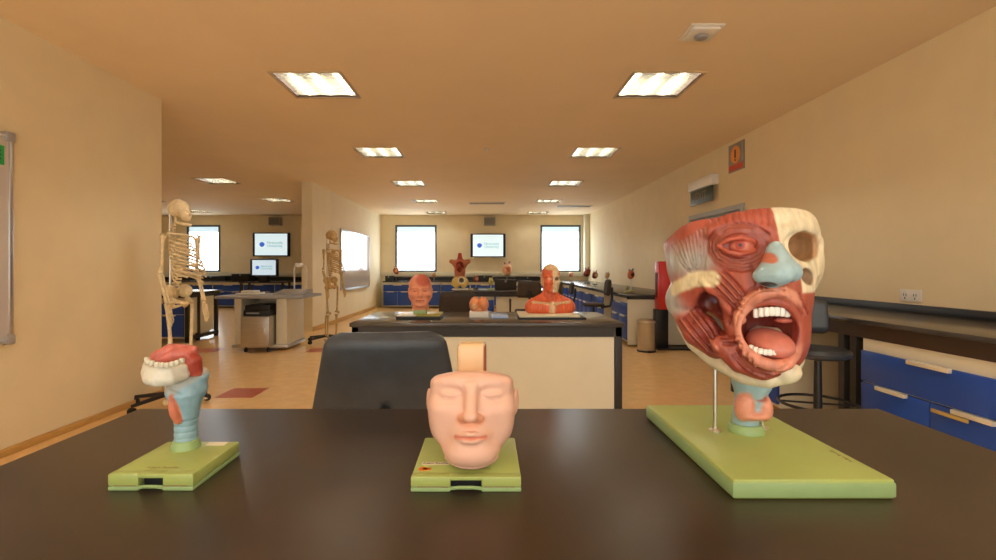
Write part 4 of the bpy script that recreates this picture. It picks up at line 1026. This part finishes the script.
def organ(lab, px, py, d, s, c1, c2, base=None, kind='heart_model', hb=None, zb=None):
    c = P(px, py, d); zb = .776 if zb is None else zb
    t = thing(kind, lab, 'anatomical model', (c.x, c.y, zb), group='small organ models on the benches')
    Rr = random.Random(int(px)); r = s
    f = Field((-2*r,-2*r,-2*r), (2*r,2*r,2.4*r), r/11)
    f.add(ell((0,0,0), (.8*r,.7*r,r), (0,Rr.uniform(-35,35),0))); f.add(ell((Rr.uniform(-.4,.4)*r,-.2*r,.6*r), (.6*r,.55*r,.5*r)), .3*r)
    f.add(cap((.1*r,0,.7*r), (.45*r,0,1.35*r), .22*r, .2*r), .15*r); f.add(cap((-.25*r,0,.7*r), (-.4*r,0,1.25*r), .2*r, .16*r), .15*r)
    f.sub(cap((-.5*r,-.7*r,.5*r), (.4*r,-.6*r,-.5*r), .07*r), .1*r)
    sculpt('organ', f, c1, [(ell((.2*r,-.5*r,.1*r), (.45*r,.6*r,.5*r)), c2, .3*r), (ell((0,0,1.3*r), (r,r,.5*r)), c2*.6+.1, .3*r)], M['model'], t, Matrix.Translation(c))
    B().cyl((c.x, c.y, zb+.01), (c.x, c.y, c.z-.6*r), .008, n=8).build('stem', M['chrome'], t)
    B().cyl((c.x, c.y, zb), (c.x, c.y, zb+.015), max(r*.8, .05), n=20).build('base', base or M['black'], t)
R1, R2, R3 = srgb(160,64,44), srgb(226,176,130), srgb(120,44,34)
organ('small red heart model at the left end of the far bench under the left window', 396, 271, 14.0, .10, R1, R2)
organ('tiny orange organ model under the right edge of the left far window', 434, 275, 14.0, .06, srgb(200,120,70), R2)
organ('small red organ model right of the torso on the third bench', 476, 279, 8.6, .06, R1, R2, zb=.786)
organ('pale yellow bone model on a yellow-green base on the third bench', 491, 282, 8.3, .055, srgb(236,224,150), srgb(190,190,90), M['green'], 'joint_model', zb=.786)
organ('peach knee shaped model on the far bench right of the middle screen', 507, 270, 14.0, .17, srgb(226,176,136), srgb(190,110,80), kind='joint_model')
organ('small pink organ model under the right far window', 571, 275, 13.9, .07, srgb(214,120,100), R2)
organ('dark red organ model on the far right bench beside the window corner', 587, 273, 12.0, .10, R3, R1)
organ('second dark red organ model on the far right bench, slightly nearer', 595, 275.5, 11.2, .08, R3, R2)
organ('pale cream organ model on the far right bench behind the stool', 607, 276, 10.2, .06, srgb(216,180,130), R2)
organ('orange and black kidney shaped model on the far right bench near the red cabinet', 631, 275, 8.0, .072, srgb(210,110,60), DARK, M['olive'], 'kidney_model')
organ('low green organ tray model on the far right bench, in front of the kidney model', 627, 288.5, 7.6, .03, srgb(150,140,60), srgb(120,130,60), M['olive'], 'tray_model')

# ---- skeletons
def make_skeleton(lab, loc, rz, bm):
    o = thing('hanging_skeleton', lab, 'skeleton', loc, rz, 'hanging skeletons')
    T = lambda b, nm, m_=bm, par=o: b.build(nm, M[m_], par, world=False)
    # stand
    T(B().tube([(0,.12,.10), (0,.10,.9), (0,.095,1.2), (0,.10,1.70), (0,.06,1.745), (0,.0,1.75), (0,0,1.73)], .009, 8), 'stand_pole', 'chrome')
    for k in range(5):
        a = 2*PI*k/5+.4; c, s_ = math.cos(a), math.sin(a)
        l = T(B().tube([(0,.12,.10), (.15*c,.12+.15*s_,.085), (.29*c,.12+.29*s_,.07)], [.022,.018,.014], 8), 'base_leg', 'black')
        T(B().cyl((.29*c-.015*s_, .12+.29*s_+.015*c, .03), (.29*c+.015*s_, .12+.29*s_-.015*c, .03), .03, n=12), 'castor', 'black', l)
    # skull
    f = Field((-.1,-.13,-.16), (.1,.13,.13), .0055)
    f.add(ell((0,.015,.03), (.072,.092,.075))); f.add(ell((0,-.05,-.025), (.052,.042,.05)), .02); f.add(cap((-.045,-.045,-.012), (.045,-.045,-.012), .022), .012)
    for s in (-1, 1): f.sub(ell((s*.029,-.10,.003), (.018,.035,.017)), .004); f.sub(ell((s*.066,-.02,-.03), (.014,.03,.02)), .006)
    f.sub(ell((0,-.10,-.03), (.010,.02,.014)), .003); f.add(ell((0,-.07,-.058), (.026,.022,.018)), .008)
    V, Fc = f.mesh(); link('skull', np_mesh('skull', V+np.array((0,0,1.645)), Fc), M[bm], o, world=False)
    j = Field((-.1,-.13,-.14), (.1,.05,.0), .0055)
    j.add(chain([(-.052,.0,-.04), (-.048,.0,-.085), (-.02,-.075,-.105), (.02,-.075,-.105), (.048,.0,-.085), (.052,0,-.04)], [.008,.011,.014,.014,.011,.008]), .008)
    V, Fc = j.mesh(); link('jaw', np_mesh('jaw', V+np.array((0,0,1.64)), Fc), M[bm], o, world=False)
    # spine
    def sp(z):    # curve of the spine, back positive
        return .035 + .03*math.sin((z-.95)/.62*2*PI+2.6)
    for k in range(22):
        z = .97+.027*k; r = .024-.0005*k
        T(B().cyl((0,sp(z),z-.009), (0,sp(z),z+.009), r, n=10).box((-.028, sp(z)+.01, z-.004), (.028, sp(z)+.022, z+.004), .002).box((-.004, sp(z)+.015, z-.012), (.004, sp(z)+.055, z+.002), .002), 'vertebra')
    # ribs and breastbone
    for k in range(11):
        zt = 1.43-.029*k; w_ = .075+.062*math.sin(min(1, (k+1)/8)*PI/2); dp = .07+.045*math.sin(min(1, (k+1)/7)*PI/2); fr = 1 if k < 8 else (.75 if k < 9 else .55)
        for s in (-1, 1):
            pts = []
            for q_ in range(13):
                t = q_/12*fr*PI; pts.append((s*w_*math.sin(t)**.85 if 0 < t < PI else s*.012, sp(zt)+.0-dp*(1-math.cos(t))*.88+.01*math.sin(t), zt-.075*(t/PI)-.01*k*(t/PI)+ (.03*(t/PI)**3 if k > 4 else 0)))
            T(B().tube(pts, .0075, 6), 'rib')
    T(B().box((-.016,-.175,1.27), (.016,-.165,1.40), .004, mx=None).box((-.024,-.172,1.385), (.024,-.158,1.425), .004), 'breastbone')
    for s in (-1, 1):
        T(B().tube([(s*.02,-.15,1.425), (s*.08,-.13,1.445), (s*.165,-.02,1.455)], [.009,.007,.009], 8), 'collar_bone')
        T(B().loft([[Vector((s*.07,.085,1.30)), Vector((s*.09,.10,1.29)), Vector((s*.10,.095,1.30))], [Vector((s*.06,.075,1.43)), Vector((s*.11,.10,1.43)), Vector((s*.15,.06,1.42))], [Vector((s*.09,.06,1.455)), Vector((s*.13,.075,1.455)), Vector((s*.17,.02,1.46))]]), 'shoulder_blade')
        T(B().tube([(s*.178,0,1.435), (s*.184,0,1.40), (s*.19,.0,1.2), (s*.195,.01,1.135)], [.022,.014,.010,.020], 8), 'upper_arm_bone')
        for e in (-1, 1): T(B().tube([(s*.197+e*.012,.005,1.12), (s*.20+e*.014,-.03,1.0), (s*.20+e*.013,-.06,.885)], [.013,.0075,.010], 8), 'forearm_bone')
        h = T(B().ball((s*.20,-.065,.865), (.022,.012,.016)), 'hand')
        for e in range(5):
            x = s*.20+(e-2)*.011; ln = (.10,.15,.165,.155,.13)[e]
            T(B().tube([(x,-.068,.855), (x+(e-2)*.004,-.075,.855-ln*.5), (x+(e-2)*.005,-.085,.855-ln*.78), (x+(e-2)*.004,-.082,.855-ln)], [.0065,.005,.0055,.004], 6), 'finger', bm, h)
        # legs
        T(B().ball((s*.088,.0,.895), .025).tube([(s*.088,0,.895), (s*.14,.01,.87), (s*.135,.0,.82), (s*.105,-.01,.50), (s*.10,0,.465)], [.016,.018,.015,.013,.030], 10), 'thigh_bone')
        T(B().ball((s*.10,-.045,.465), (.02,.012,.022)), 'kneecap')
        T(B().tube([(s*.10,0,.435), (s*.10,0,.40), (s*.095,.005,.15), (s*.092,.01,.10)], [.032,.016,.011,.018], 10), 'shin_bone')
        T(B().tube([(s*.135,.015,.42), (s*.13,.02,.12)], [.010,.009], 6), 'calf_bone')
        ft_ = T(B().ball((s*.095,.04,.055), (.022,.04,.026)).ball((s*.095,-.02,.065), (.026,.045,.02)), 'foot')
        for e in range(5): T(B().tube([(s*.095+(e-2)*.010,-.03,.06), (s*.097+(e-2)*.017,-.10,.042), (s*.097+(e-2)*.018,-.145,.036)], [.008,.006,.006], 6), 'toe', bm, ft_)
    f = Field((-.17,-.12,.80), (.17,.12,1.06), .006)
    for s in (-1, 1):
        f.add(ell((s*.085,.03,.975), (.058,.055,.058), (0,s*25,s*-25))); f.sub(ell((s*.055,-.045,.99), (.055,.06,.06)), .008)
        f.add(chain([(s*.085,0,.90), (s*.05,-.045,.885), (s*.012,-.06,.875)], [.026,.013,.014]), .01); f.add(chain([(s*.085,.01,.89), (s*.065,.015,.845), (s*.03,-.04,.86)], [.02,.016,.010]), .008)
    f.add(ell((0,.055,.955), (.042,.02,.055)), .012)
    for k in range(3):
        for s in (-1, 1): f.sub(ell((s*.018,.03,.975-.022*k), (.005,.03,.005)), .002)
    V, Fc = f.mesh(); link('pelvis', np_mesh('pelvis', V, Fc), M[bm], o, world=False)
    return o
sk = make_skeleton('cream white hanging skeleton facing right beside the end of the left wall', (-2.60, 4.07, 0), 1.42, 'bone')
sk2 = copy_tree(sk); sk2.location = (-2.42, 7.5, 0); sk2.rotation_euler = (0, 0, 1.2)
sk2['label'] = 'yellowish painted hanging skeleton in front of the partition wall, by the whiteboard'
for ch in sk2.children_recursive:
    if ch.data.materials and ch.data.materials[0] == M['bone']:
        me = ch.data.copy(); me.materials[0] = M['bone2']; ch.data = me
for s in sk2.children:
    pass
